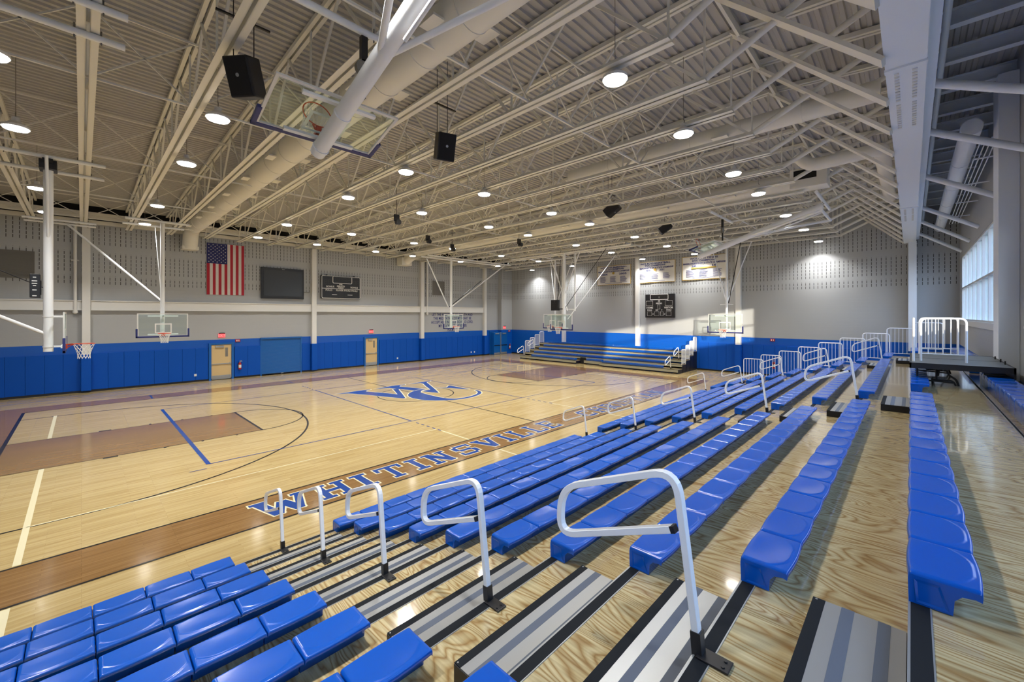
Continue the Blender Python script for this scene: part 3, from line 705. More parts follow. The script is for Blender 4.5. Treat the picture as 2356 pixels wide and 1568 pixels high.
for a, b in ((28.1, 28.98), (29.06, 29.95)):
    l_ = box((XD, a, 0.02), (XD+0.55, b, 2.2)).build('door_leaf', M_door_blue, d)
    box((XD+0.55, a+0.06, 0.9), (XD+0.60, b-0.06, 0.95)).build('push_bar', M_black, d); box((XD+0.55, a+0.2, 2.02), (XD+0.62, b-0.2, 2.12)).build('door_closer', M_alu, d); box((XD+0.55, a+0.05, 0.03), (XD+0.556, b-0.05, 0.2)).build('kick_plate', M_alu, d)
box((XD+0.5, 28.98, 0), (XD+0.62, 29.06, 2.2)).build('centre_post', M_alu, d)
sh = empty('roll_up_shutter', (XL, 9.2, 0), 'wide blue roll-up shutter in the left wall beside the second column', 'shutter')
m = MB()
for k in range(29): m.cbox((XL+0.01, 8.02, 0.06+k*0.08), (XL+0.035, 10.38, 0.135+k*0.08), 0.006)
m.box((XL, 8.02, 0.03), (XL+0.02, 10.38, 2.4)); m.build('slat_curtain', M_door_blue, sh)
box((XL, 8.02, 0.0), (XL+0.05, 10.38, 0.06)).build('bottom_bar', M_door_blue, sh)
m = box((XL, 7.95, 0), (XL+0.07, 8.03, 2.44)); m.box((XL, 10.37, 0), (XL+0.07, 10.45, 2.44)); m.box((XL, 7.95, 2.36), (XL+0.12, 10.45, 2.44)); m.build('guide_track', M_door_blue, sh)
box((XL+0.05, 9.15, 0.05), (XL+0.07, 9.3, 0.09)).build('lift_handle', M_alu, sh)
def exit_sign(x, y, z, lab):
    e = empty('exit_sign', (x, y, z), lab, 'exit sign', 'exit signs')
    sf = cbox((x, y-0.17, z-0.11), (x+0.05, y+0.17, z+0.11), 0.008).build('sign_face', M_exit, e)
    text_into(MB(), 'EXIT', 0.19, (x+0.052, y, z-0.07), *LW).build('sign_letters', M_paper, sf)
    m = MB()
    for s in (-1, 1): m.cyl((x+0.03, y+s*0.12, z+0.13), 0.03, 0.05, 10, 'X')
    m.box((x+0.0, y-0.1, z+0.11), (x+0.04, y+0.1, z+0.16)); m.build('emergency_lamp', M_black, e)
exit_sign(XL, 5.89, 2.66, 'red lit exit sign above the nearer tan door'); exit_sign(XL, 15.53, 2.63, 'red lit exit sign above the farther tan door'); exit_sign(XL+0.5, 29.6, 2.66, 'red lit exit sign above the blue double door')
def strobe(p, ax, lab):
    e = empty('fire_alarm', p, lab, 'fire alarm', 'fire alarms'); x, y, z = p
    if ax == 'X': cbox((x, y-0.13, z-0.08), (x+0.05, y+0.13, z+0.08), 0.008).build('alarm_body', M_red, e); m = box((x+0.05, y-0.08, z-0.05), (x+0.07, y-0.03, z+0.05)); m.box((x+0.05, y+0.03, z-0.05), (x+0.07, y+0.07, z+0.05))
    else: cbox((x-0.13, y-0.05, z-0.08), (x+0.13, y, z+0.08), 0.008).build('alarm_body', M_red, e); m = box((x-0.08, y-0.07, z-0.05), (x-0.03, y-0.05, z+0.05)); m.box((x+0.03, y-0.07, z-0.05), (x+0.07, y-0.05, z+0.05))
    m.build('strobe_lens', M_paper, e)
strobe((XL, 6.72, 2.32), 'X', 'red fire alarm strobe between the nearer tan door and shutter'); strobe((XL+0.5, 30.3, 2.3), 'X', 'red fire alarm strobe in the far left corner'); strobe((-6.4, YF, 2.30), 'Y', 'red fire alarm strobe on the blue band of the far wall')
def extinguisher(x, y, z, lab, ax='X'):
    e = empty('fire_extinguisher', (x, y, z), lab, 'fire extinguisher', 'fire extinguishers')
    m = MB().cyl((x, y, z), 0.075, 0.36, 14); m.cyl((x, y, z+0.36), 0.075, 0.07, 14, r2=0.03); m.build('cylinder_body', M_red, e)
    MB().cyl((x, y, z+0.10), 0.077, 0.18, 14).build('paper_label', M_paper, e)
    m = MB().cyl((x, y, z+0.43), 0.022, 0.05, 8); m.box((x-0.02, y-0.02, z+0.47), (x+0.02, y+0.12, z+0.50)); m.box((x-0.015, y-0.02, z+0.52), (x+0.015, y+0.11, z+0.54)); m.build('valve_handle', M_alu, e)
    tube([(x, y-0.02, z+0.45), (x, y-0.10, z+0.36), (x, y-0.10, z+0.1)], 0.014, 6).build('hose', M_black, e)
extinguisher(XL+0.17, 6.80, 0.55, 'red fire extinguisher on the pads between nearer tan door and shutter'); extinguisher(XL+0.60, 30.3, 0.5, 'red fire extinguisher in the far left corner')
extinguisher(-6.3, YF-0.16, 0.5, 'red fire extinguisher on the far wall behind the guard panels')
for y, lab in ((4.6, 'white wall outlet on a blue pad left of the nearer tan door'), (17.78, 'white wall outlet right of the farther tan door'), (25.6, 'white wall outlet below the verse, left of the pair'), (26.0, 'white wall outlet below the verse, right of the pair')):
    o = cbox((XL+0.066, y-0.06, 0.33), (XL+0.08, y+0.06, 0.47), 0.004).build('wall_outlet', M_paper); tag(o, lab, 'outlet', 'wall outlets')
for y0, y1, z0, z1, lab in ((-4.6, -1.55, 5.62, 6.92, 'large grey louvre high on the left wall beyond the shot clock'), (21.24, 22.5, 5.64, 6.9, 'square grey louvre high on the left wall above the verse')):
    e = empty('wall_louvre', (XL, (y0+y1)/2, z0), lab, 'vent')
    m = box((XL, y0, z0), (XL+0.04, y0+0.03, z1)); m.box((XL, y1-0.03, z0), (XL+0.04, y1, z1)); m.box((XL, y0, z1-0.03), (XL+0.04, y1, z1)); m.box((XL, y0, z0), (XL+0.04, y1, z0+0.03)); m.build('louvre_frame', M_vent, e)
    m = box((XL, y0, z0), (XL+0.01, y1, z1))
    for k in range(int((z1-z0)/0.06)): m.box((XL+0.01, y0+0.03, z0+0.03+k*0.06), (XL+0.035, y1-0.03, z0+0.055+k*0.06))
    m.build('slats', M_vent, e)
for y, zb, lab in ((-0.22, 4.0, 'white vertical drain pipe left of the first wall column'), (20.6, 3.95, 'white vertical drain pipe right of the third wall column')):
    e = empty('drain_pipe', (XL+0.15, y, zb), lab, 'pipe'); tube([(XL+0.15, y, zb+0.1), (XL+0.15, y, 8.6)], 0.07, 12).build('pipe_run', M_white, e)
    m = MB().cyl((XL+0.15, y, zb), 0.10, 0.12, 12); m.tube([(XL+0.15, y, zb+0.06), (XL+0.10, y, zb-0.02)], 0.06, 8); m.build('pipe_cap', M_white, e); box((XL+0.005, y-0.14, 6.6), (XL+0.22, y+0.14, 6.64)).build('pipe_bracket', M_white, e)

# flag
fl = empty('national_flag', (XL+0.06, 6.1, 8.2), 'red, white and blue striped flag hanging vertically on the left wall', 'flag')
fy0, fy1, fz0, fz1 = 5.14, 7.05, 5.12, 8.20
def fx(y, z): return XL+0.05+0.02*math.sin((y-5.1)*7)*(1-(z-fz0)/(fz1-fz0)*0.7)
def cloth(mb, y0, y1, z0, z1, off=0.0, ny=2, nz=8):
    vs = [(fx(y0+(y1-y0)*i/ny, z0+(z1-z0)*j/nz)+off, y0+(y1-y0)*i/ny, z0+(z1-z0)*j/nz) for j in range(nz+1) for i in range(ny+1)]
    mb.add(vs, [(j*(ny+1)+i, j*(ny+1)+i+1, (j+1)*(ny+1)+i+1, (j+1)*(ny+1)+i) for j in range(nz) for i in range(ny)], True)
sw = (fy1-fy0)/13; mr = MB(); mw = MB()
for k in range(13):
    zt = fz1 if k >= 7 else fz1-1.22
    cloth(mr if k % 2 == 0 else mw, fy0+k*sw, fy0+(k+1)*sw, fz0, zt)
mr.build('red_stripes', M_fred, fl); mw.build('white_stripes', M_fwhite, fl)
m = MB(); cloth(m, fy0, fy0+7*sw, fz1-1.22, fz1, 0.0, 8, 6); sf_ = m.build('star_field', M_fblue, fl)
m = MB()
for c in range(9):
    cnt = 6 if c % 2 == 0 else 5
    for r in range(cnt):
        y = fy0+7*sw*(c+1)/10; z = fz1-1.22*( (r+ (0.5 if c % 2 == 0 else 1.0))/6.0 ); x = fx(y, z)+0.008; pts = []
        for t in range(10):
            rr = 0.040 if t % 2 == 0 else 0.017; a = PI/2+t*PI/5; pts.append((x, y+rr*math.cos(a), z+rr*math.sin(a)))
        m.add([(x, y, z)]+pts, [(0, 1+t, 1+(t+1) % 10) for t in range(10)])
m.build('stars', M_fwhite, sf_)
tube([(XL+0.06, fy0-0.05, fz1+0.01), (XL+0.06, fy1+0.05, fz1+0.01)], 0.015, 6).build('hanging_rod', M_alu, fl)

# television / projection screen
tv = empty('wall_screen', (XL, 9.25, 4.98), 'large dark flat screen in a black frame on the left wall', 'screen')
cbox((XL+0.04, 7.96, 4.97), (XL+0.20, 10.55, 6.98), 0.02).build('screen_case', M_black, tv)
box((XL+0.20, 8.12, 5.15), (XL+0.205, 10.42, 6.82)).build('display_panel', M_screen, tv)
text_into(MB(), '-----', 0.10, (XL+0.202, 9.25, 6.88), *LW).build('maker_mark', M_paper, tv)
m = box((XL, 8.4, 5.4), (XL+0.05, 10.1, 6.5)); m.build('mount', M_black, tv)
tube([(XL+0.06, 10.55, 5.45), (XL+0.06, 10.95, 5.45)], 0.02, 6).build('conduit', M_vent, tv)

def rframe(mb, o, xa, ya, za, x0, y0, x1, y1, t, r=0.0):
    """outline rectangle on a wall face"""
    o, xa, ya, za = Vector(o), Vector(xa), Vector(ya), Vector(za)
    P = [(x0,y0),(x1,y0),(x1,y1),(x0,y1)]
    if r > 0:
        Q = []
        for (cx, cy, a0) in ((x1-r,y1-r,0),(x0+r,y1-r,PI/2),(x0+r,y0+r,PI),(x1-r,y0+r,3*PI/2)):
            for k in range(5): a = a0+PI/2*k/4; Q.append((cx+r*math.cos(a), cy+r*math.sin(a)))
        P = Q
    pts = [o+xa*p[0]+ya*p[1]+za*0.004 for p in P]
    mb.sweep(pts, [(-t/2,-0.003),(t/2,-0.003),(t/2,0.003),(-t/2,0.003)], closed=True, up=za, smooth=False)
def seg8(mb, o, xa, ya, za, x0, y0, w, h, n):
    o, xa, ya, za = Vector(o), Vector(xa), Vector(ya), Vector(za)
    dw = w/n
    for k in range(n):
        a = x0+k*dw+dw*0.2; b = x0+(k+1)*dw-dw*0.1; c = y0+h*0.12; d = y0+h*0.88; mid = (c+d)/2; t = min(dw, h)*0.09
        for (p, q, r_, s_) in ((a,c,b,c+t),(a,mid-t/2,b,mid+t/2),(a,d-t,b,d),(a,c,a+t,d),(b-t,c,b,d)):
            V = [o+xa*X_+ya*Y_+za*0.003 for X_, Y_ in ((p,q),(r_,q),(r_,s_),(p,s_))]; mb.add(V, [(0,1,2,3)])
M_seg = mat('unlit_digit', (0.035, 0.033, 0.032), 0.4)
# wide scoreboard on the left wall
sb = empty('wide_scoreboard', (XL, 13.1, 5.0), 'wide black scoreboard with white outlines on the left wall', 'scoreboard')
cbox((XL+0.03, 11.70, 5.08), (XL+0.22, 14.56, 6.72), 0.03).build('board_case', M_black, sb)
o = (XL+0.222, 11.70, 5.08); A3 = LW; Wd, Hd = 2.86, 1.64
m = MB(); rframe(m, o, *A3, 0.03, 0.03, Wd-0.03, Hd-0.03, 0.035, 0.08); rframe(m, o, *A3, 0.80, 1.12, 2.20, 1.60, 0.04, 0.07)
m.add([Vector(o)+Vector((0.004, 0.04, 0.70)), Vector(o)+Vector((0.004, Wd-0.04, 0.70)), Vector(o)+Vector((0.004, Wd-0.04, 0.735)), Vector(o)+Vector((0.004, 0.04, 0.735))], [(0,1,2,3)])
m.build('outline', M_paper, sb)
m = MB()
for tx, s, x, y in (('BONUS',0.17,0.62,0.80),('BONUS',0.17,2.38,0.80),('POSS',0.10,1.38,1.00),('PERIOD',0.17,1.38,0.84),('POSSESSION',0.07,1.38,0.76),('FOULS',0.16,0.52,0.55),('PLAYER',0.16,1.30,0.55),('FOULS',0.16,1.86,0.55),('FOULS',0.16,2.40,0.55),):
    text_into(m, tx, s, (o[0]+0.004, o[1]+x, o[2]+y), *LW, ext=0.001, bold=0.004, sx=1.0)
for a_ in (0.74, 1.88): m.box((o[0]+0.003, o[1]+a_, o[2]+0.27), (o[0]+0.006, o[1]+a_+0.36, o[2]+0.31))
m.build('lettering', M_paper, sb)
m = MB()
seg8(m, o, *A3, 0.92, 1.17, 1.2, 0.38, 4); seg8(m, o, *A3, 0.15, 0.98, 0.55, 0.42, 2); seg8(m, o, *A3, 2.28, 0.98, 0.5, 0.42, 2); seg8(m, o, *A3, 0.33, 0.12, 0.38, 0.38, 2); seg8(m, o, *A3, 1.2, 0.12, 0.35, 0.38, 2); seg8(m, o, *A3, 1.66, 0.12, 0.2, 0.38, 1); seg8(m, o, *A3, 2.25, 0.12, 0.35, 0.38, 2)
m.build('digit_window', M_seg, sb)
m = MB()
for y in (12.1, 14.1): m.cyl((XL+0.1, y, 6.72), 0.07, 0.06, 10)
m.build('mounting_bracket', M_black, sb)
# square scoreboard on the far wall
sb = empty('square_scoreboard', (-13.8, YF, 3.7), 'square black scoreboard reading HOME and VISITOR on the far wall', 'scoreboard')
cbox((-14.95, YF-0.22, 3.70), (-12.65, YF-0.03, 5.50), 0.03).build('board_case', M_black, sb)
o = (-14.95, YF-0.222, 3.70); A3 = FW
m = MB(); rframe(m, o, *A3, 0.42, 1.38, 1.82, 1.78, 0.04, 0.07)
for a in ((0.08,0.92,0.62,1.28),(1.6,0.92,2.15,1.28),(1.02,0.66,1.2,0.98),(0.18,0.15,0.54,0.46),(0.76,0.15,1.12,0.46),(1.24,0.15,1.44,0.46),(1.68,0.15,2.05,0.46)): rframe(m, o, *A3, *a, 0.012)
m.build('outline', M_paper, sb)
m = MB()
for tx, s, x, y in (('TIME',0.07,1.12,1.28),('POSS',0.08,1.12,1.18),('PERIOD',0.14,1.12,1.04),('HOME',0.19,0.38,0.70),('VISITOR',0.19,1.86,0.70),('FOULS',0.13,0.37,0.54),('NO',0.13,0.95,0.54),('F',0.13,1.34,0.54),('FOULS',0.13,1.88,0.54),('PF',0.10,0.65,0.24),('PF',0.10,1.56,0.24),(':',0.3,1.12,1.50),('Fouls',0.06,1.8,1.31)):
    text_into(m, tx, s, (o[0]+x, o[1]-0.004, o[2]+y), *FW, ext=0.001, bold=0.004)
m.build('lettering', M_paper, sb)
m = MB(); seg8(m, o, *A3, 0.5, 1.42, 0.55, 0.32, 2); seg8(m, o, *A3, 1.2, 1.42, 0.55, 0.32, 2); seg8(m, o, *A3, 0.1, 0.93, 0.5, 0.34, 3); seg8(m, o, *A3, 1.62, 0.93, 0.5, 0.34, 3); seg8(m, o, *A3, 0.2, 0.16, 0.32, 0.28, 2); seg8(m, o, *A3, 0.78, 0.16, 0.32, 0.28, 2); seg8(m, o, *A3, 1.26, 0.16, 0.17, 0.28, 1); seg8(m, o, *A3, 1.70, 0.16, 0.33, 0.28, 2)
m.build('digit_window', M_seg, sb)
# verse on the left wall
vm = MB()
for tx, z, s in (('LET THE WORDS OF MY MOUTH AND', 3.84, 0.345), ('THE MEDITATION OF MY HEART BE', 3.50, 0.345), ('ACCEPTABLE IN YOUR SIGHT, O LORD,', 3.16, 0.345), ('MY ROCK AND REDEEMER', 2.82, 0.345), ('PSALM 19:14', 2.46, 0.30)):
    text_into(vm, tx, s, (XL+0.004, 23.5, z), *LW, sx=0.78, ext=0.001, bold=0.007)
vm.box((XL+0.002, 22.5, 2.70), (XL+0.006, 24.5, 2.73))
vo = vm.build('wall_verse', M_ink); tag(vo, 'navy painted verse in capital letters on the left wall', 'lettering')

# banners on the far wall
def banner(x0, x1, z0, z1, lines, lab, names, ball):
    e = empty('champion_banner', ((x0+x1)/2, YF-0.05, z1), lab, 'banner', 'championship banners')
    nx, nz = 14, 8
    def yy(u, v): return YF-0.06-0.02*math.sin(u*9+v*2)-0.012*math.sin(u*23)
    def sheet(a0, a1, b0, b1, off, name, mt):
        vs = [(x0+(x1-x0)*(a0+(a1-a0)*i/nx), yy(a0+(a1-a0)*i/nx, b0+(b1-b0)*j/nz)-off, z0+(z1-z0)*(b0+(b1-b0)*j/nz)) for j in range(nz+1) for i in range(nx+1)]
        mm = MB().add(vs, [(j*(nx+1)+i, j*(nx+1)+i+1, (j+1)*(nx+1)+i+1, (j+1)*(nx+1)+i) for j in range(nz) for i in range(nx)], True); mm.build(name, mt, e)
    sheet(0, 1, 0, 1, 0.0, 'gold_hem', M_gold); sheet(0.015, 0.985, 0.025, 0.975, 0.006, 'banner_cloth', M_banner)
    w = x1-x0; H = z1-z0; xc = (x0+x1)/2; mm = MB(); yo = YF-0.115
    for tx, fx_, fz, s, fw in lines: text_into(mm, tx, s, (x0+w*fx_, yo, z0+H*fz), *FW, ext=0.0005, bold=0.006, fit=w*fw)
    for c in (0.2, 0.5, 0.8):
        for r in range(7 if names else 6): mm.box((x0+w*(c-0.10), yo, z0+H*(0.40-0.045*r)), (x0+w*(c+0.04+0.06*random.random()), yo+0.001, z0+H*(0.418-0.045*r)))
    mm.box((x0+w*0.25, yo, z0+H*0.075), (x0+w*0.75, yo+0.001, z0+H*0.09)); mm.build('banner_lettering', M_ink, e)
    if ball: MB().cyl((xc, yo+0.004, z0+H*0.60), 0.11, 0.006, 18, 'Y').build('ball_emblem', M_gold, e)
    else:
        m_ = MB(); m_.bar((xc-0.12, yo, z0+H*0.55), (xc+0.12, yo, z0+H*0.70), 0.02, 0.004); m_.bar((xc+0.12, yo, z0+H*0.55), (xc-0.12, yo, z0+H*0.70), 0.02, 0.004); m_.build('racket_emblem', M_vent, e)
        box((x0+w*0.22, yo, z0+H*0.47), (x0+w*0.8, yo+0.001, z0+H*0.52)).build('gold_line', M_gold, e)
    tube([(x0, YF-0.05, z1), (x1, YF-0.05, z1)], 0.015, 6).build('hanging_rod', M_alu, e)
banner(-19.35, -16.25, 6.42, 8.02, (('WCS BOYS BASKETBALL',0.5,0.86,0.17,0.80),('DVC CO-CHAMPIONS',0.5,0.765,0.16,0.62),('MASSACHUSETTS DIV III STATE CHAMPIONS',0.5,0.655,0.16,0.93),('2004',0.22,0.50,0.20,0.20),('2005',0.78,0.50,0.20,0.22)), 'white 2004-2005 basketball banner, leftmost on the far wall', 1, True)
banner(-15.75, -12.65, 6.40, 8.06, (('WCS BOYS BASKETBALL',0.5,0.86,0.17,0.78),('DVC CHAMPIONS',0.5,0.765,0.16,0.52),('MASSACHUSETTS DIV III STATE CHAMPIONS',0.5,0.655,0.16,0.92),('2010',0.32,0.54,0.18,0.12),('2011',0.68,0.54,0.18,0.12)), 'white 2010-2011 basketball banner, middle one on the far wall', 0, True)
banner(-12.15, -9.05, 6.42, 8.14, (('WCS BOYS TENNIS',0.5,0.86,0.17,0.62),('DVC CHAMPIONS',0.5,0.765,0.16,0.52),('MASSACHUSETTS DIV III STATE CHAMPIONS',0.5,0.655,0.16,0.93),('20',0.28,0.54,0.18,0.11),('16',0.72,0.54,0.18,0.09)), 'white tennis banner with a gold line, rightmost on the far wall', 1, False)

# ------------------------------------------------------------------ windows (right wall)
def window(n, y0, y1, z0, z1, cnt):
    e = empty('window_%d' % n, (XR, (y0+y1)/2, z0), kind='structure')
    m = box((XR+0.02, y0, z0), (XR+0.16, y0+0.06, z1)); m.box((XR+0.02, y1-0.06, z0), (XR+0.16, y1, z1)); m.box((XR+0.02, y0, z1-0.06), (XR+0.16, y1, z1)); m.box((XR+0.02, y0, z0), (XR+0.16, y1, z0+0.06))
    zm = z0+(z1-z0)*0.5
    m.box((XR+0.02, y0, zm-0.035), (XR+0.16, y1, zm+0.035))
    for k in range(1, cnt): y = y0+(y1-y0)*k/cnt; m.box((XR+0.02, y-0.04, z0), (XR+0.16, y+0.04, z1))
    m.build('window_frame', M_white, e)
    box((XR+0.085, y0+0.03, z0+0.03), (XR+0.095, y1-0.03, z1-0.03)).build('pane', M_wglass, e)
    box((XR-0.06, y0-0.1, z0-0.05), (XR+0.05, y1+0.1, z0)).build('window_sill', M_white, e)
window(1, *W1, 8); window(2, *W2, 3)
box((XR-0.05, 17.0-0.1, 3.44), (XR, 29.8, 3.60)).build('trim_4', M_white, kind='structure')
# outside: ground and an unseen block added to keep sun off the far windows
box((XR+0.3, -60, -0.6), (60, 90, -0.4)).build('ground', M_asphalt, kind='structure')
o = box((10, 0.0, -0.4), (14, 15.2, 9.5)).build('sun_blocker', M_blocker); tag(o, 'plain unseen block added outside to keep sun off the far windows', 'sun blocker')

# ------------------------------------------------------------------ roof trusses
XB1 = -2.82
def truss(y):
    e = empty('roof_truss', (0, 0, 0), 'x', 'roof truss', 'roof trusses')
    zb = 8.35; xa = XL+0.35
    m = MB()
    for s in (-1, 1):
        m.box((xa, s*0.022, zb), (XB1, s*0.13, zb+0.012)); m.box((xa, s*0.022, zb), (XB1, s*0.034, zb+0.12))
    m.build('bottom_chord', M_cream, e)
    m = MB()
    for s in (-1, 1):
        for a, b in ((XL-0.02, -2.7), (-2.7, -0.26)):
            m.bar((a, s*0.06, deck_z(a)-0.06), (b, s*0.06, deck_z(b)-0.06), 0.075, 0.10)
    m.build('top_chord', M_cream, e)
    nodes = [XL+1.9+2.72*k for k in range(10)]; nodes[-1] = XB1-0.05
    for k, x in enumerate(nodes):
        MB().bar((x, 0, zb+0.05), (x, 0, deck_z(x)-0.08), 0.035, 0.035, up=(0,1,0)).build('web_member', M_cream, e)
        if k > 0:
            xm = (nodes[k-1]+x)/2; zt = deck_z(xm)-0.09
            MB().bar((nodes[k-1]+0.05, 0.02, zb+0.06), (xm-0.04, 0.02, zt), 0.055, 0.045, up=(0,1,0)).build('web_member', M_cream, e)
            MB().bar((x-0.05, -0.02, zb+0.06), (xm+0.04, -0.02, zt), 0.055, 0.045, up=(0,1,0)).build('web_member', M_cream, e)
    MB().bar((xa, 0, zb+0.06), (XL+1.0, 0, deck_z(XL+1)-0.1), 0.06, 0.05, up=(0,1,0)).build('web_member', M_cream, e)
    tube([(XB1-0.02, 0, zb+0.08), (-0.30, 0, 9.62)], 0.062, 10).build('end_strut', M_cream, e)
    MB().bar((-2.85, 0, 10.08), (-0.30, 0, 7.66), 0.06, 0.27, up=(0,1,0)).build('knee_member', M_cream, e)
    return e
TY = [0.07+1.65*k for k in range(-4, 19)]
t0 = truss(0)
for k, y in enumerate(TY):
    o = t0 if k == 0 else copy_tree(t0)
    o.location = (0, y, 0); o['label'] = 'cream steel roof truss spanning the court, %s from the near wall' % ORD[k] if k < 23 else 'cream steel roof truss'
# sway bracing lines between trusses
for k, x in enumerate((-27.6, -22.2, -16.7, -11.3, -5.9)):
    m = MB()
    for a, b in zip(TY[:-1], TY[1:]):
        m.bar((x, a, 8.42), (x, b, deck_z(x)-0.12), 0.03, 0.03); m.bar((x, a, deck_z(x)-0.12), (x, b, 8.42), 0.03, 0.03)
    m.bar((x+0.06, TY[0], 8.40), (x+0.06, TY[-1], 8.40), 0.04, 0.04); m.bar((x+0.06, TY[0], deck_z(x)-0.16), (x+0.06, TY[-1], deck_z(x)-0.16), 0.04, 0.04)
    o = m.build('sway_bracing', M_cream); tag(o, 'thin crossed bracing bars linking the trusses, %s line from the left wall' % ORD[k], 'bracing', 'sway bracing lines')
o = MB().box((-2.72, YN, 9.90), (-2.66, YF, 10.08)).build('ridge_beam', M_cream); tag(o, 'cream ridge beam running along the roof above the bleachers', 'beam')
gd = empty('main_girder', (-0.05, 11, 7.73), 'long pale boxed girder running overhead above the top bleacher row', 'girder')
box((-0.30, YN+0.02, 7.73), (0.17, YF-0.02, 9.75)).build('girder_casing', M_coolw, gd)
m = box((0.17, YN+0.02, 7.9), (0.30, YF-0.02, 7.96)); m.box((0.17, YN+0.02, 9.5), (0.30, YF-0.02, 9.6)); m.build('side_flange', M_coolw, gd)
for y0 in (8.9, 20.6):
    m = MB(); m.box((-0.31, y0-0.12, 7.70), (0.18, y0, 7.74)); m.build('joint_plate', M_coolw, gd)
    m = MB()
    for c in (-0.17, 0.04):
        for k in range(22):
            if k == 10: continue
            m.box((c-0.03, y0+0.1+k*0.125, 7.715), (c+0.03, y0+0.16+k*0.125, 7.735))
    m.build('bolt_row', M_white, gd)
# roof beams right of the girder
bb = None
for k, y in enumerate(TY):
    if bb is None:
        bb = empty('eave_beam', (0.17, y, 9.3), 'x', 'beam', 'eave beams')
        m = MB().box((0.17, y-0.09, 9.42), (XR, y+0.09, 9.44)); m.box((0.17, y-0.006, 9.44), (XR, y+0.006, 9.72)); m.box((0.17, y-0.09, 9.72), (XR, y+0.09, 9.74)); m.build('beam_section', M_coolw, bb)
        o = bb
    else: o = copy_tree(bb)
    o.location = (0.17, y, 9.3); o['label'] = 'pale roof beam between girder and right wall, %s from the near wall' % ORD[k]
for k, (y, z0, z1) in enumerate(((10.5, 8.0, 7.3), (13.2, 8.0, 7.2), (17.35, 8.0, 7.1), (22.3, 8.0, 7.05), (25.5, 8.0, 6.95), (29.3, 8.0, 6.95))):
    o = tube([(0.28, y, z0), (XR, y, z1)], 0.075, 10).build('roof_brace', M_coolw); tag(o, 'pale slanting brace from the girder to the right wall, %s from the camera' % ORD[k], 'brace', 'slanting roof braces')
o = tube([(0.42, YN, 8.75), (0.42, YF-0.2, 8.75)], 0.05, 10).build('sprinkler_pipe', M_coolw); tag(o, 'pale sprinkler pipe running along the right side of the girder', 'pipe')
dd = empty('round_duct', (1.02, 22, 8.3), 'pale round duct hung high along the right wall', 'duct')
tube([(1.02, 14.5, 8.3), (1.02, 30.2, 8.3)], 0.19, 18).build('duct_run', M_coolw, dd)
for y in (17.5, 20.5, 23.5, 26.5): MB().tube([(1.02, y, 8.3), (1.02, y+0.05, 8.3)], 0.2, 18).build('duct_band', M_coolw, dd)
cd = empty('conduit_bundle', (1.4, 20, 8.1), 'bundle of four thin pale conduits high on the right wall', 'conduit')
for k in range(4): tube([(1.25+k*0.09, 15.5, 8.25), (1.25+k*0.09, 27.5, 8.05)], 0.014, 6).build('conduit', M_coolw, cd)
m = MB()
for y in (16.5, 19.5, 22.5, 25.5): m.box((1.18, y, 8.02), (XR-0.005, y+0.04, 8.05))
m.build('conduit_rack', M_coolw, cd)

# ------------------------------------------------------------------ high-bay lamps
def make_lamp(hang):
    e = empty('high_bay_lamp', (0,0,0), 'x', 'lamp', 'high-bay lamps')
    ln = MB().cyl((0,0,-0.03), 0.20, 0.03, 24).build('lens', M_lens, e)
    m = MB().cyl((0,0,0.0), 0.225, 0.05, 24); m.cyl((0,0,0.05), 0.20, 0.09, 24, r2=0.10); m.cyl((0,0,0.14), 0.07, 0.10, 12); hs = m.build('housing', M_white, e)
    m = MB().tube(fillet([(0,0,0.24),(0.03,0,0.30),(0,0,0.36)], 0.02), 0.010, 6); m.build('hook', M_vent, hs)
    MB().tube([(0,0,0.34),(0,0,hang)], 0.006, 5).build('hanger', M_vent, e)
    ld = bpy.data.lights.new('lamp_light', 'AREA'); ld.shape = 'DISK'; ld.size = 0.40; ld.energy = LAMP_W; ld.color = (1.0, 0.975, 0.93); ld.spread = math.radians(116)
    lo = bpy.data.objects.new('lamp_light', ld); COL.objects.link(lo); lo.parent = e; lo.location = (0,0,-0.035)
    return e
LX = [-3.9, -10.93, -14.82, -21.35, -26.0]; LY = [-1.05, 2.07, 6.76, 9.92, 13.75, 16.62, 21.05, 25.2, 29.75]
for a, x in enumerate(LX):
    lp = None
    for b, y in enumerate(LY):
        lab = 'round white high-bay lamp, %s line from the bleachers, %s from the near end' % (ORD[a], ORD[b])
        if lp is None: lp = make_lamp(deck_z(x)-8.18+0.03); o = lp
        else: o = copy_tree(lp)
        o.location = (x, y, 8.18); o['label'] = lab

# ------------------------------------------------------------------ ducts
def duct(y, pts, r, lab, z=None, boxes=()):
    e = empty('spiral_duct', pts[0], lab, 'duct')
    P = fillet(pts, 0.7, 8)
    tube(P, r, 24).build('duct_run', M_cream, e)
    x0 = min(p[0] for p in pts)+1.6; x1 = max(p[0] for p in pts)-0.2; x = x0; zz = pts[-1][2]
    while x < x1: tube([(x, y, zz), (x+0.05, y, zz)], r+0.012, 24).build('duct_band', M_cream, e); x += 1.35
    x = x0+0.7
    while x < x1-1:
        box((x, y-r-0.16, zz-0.2), (x+0.4, y-r+0.05, zz-0.16)).build('air_register', M_cream, e)
        box((x+0.4, y+r-0.05, zz-0.2), (x+0.8, y+r+0.16, zz-0.16)).build('air_register', M_cream, e); x += 2.7
    return e
e = duct(4.28, [(-29.6, 4.28, 7.75), (-29.2, 4.28, 8.72), (-3.4, 4.28, 8.72)], 0.36, 'fat cream spiral duct crossing the roof between nearest trusses')
cbox((-30.05, 3.9, 7.6), (-29.35, 4.66, 7.8), 0.02).build('end_grille', M_cream, e)
duct(12.48, [(-9.0, 12.48, 8.95), (-0.5, 12.48, 8.95)], 0.24, 'cream spiral duct crossing beneath the middle of the roof')
e = duct(18.3, [(-29.3, 18.3, 8.72), (-3.0, 18.3, 8.78)], 0.36, 'cream spiral duct crossing the roof toward the far end')
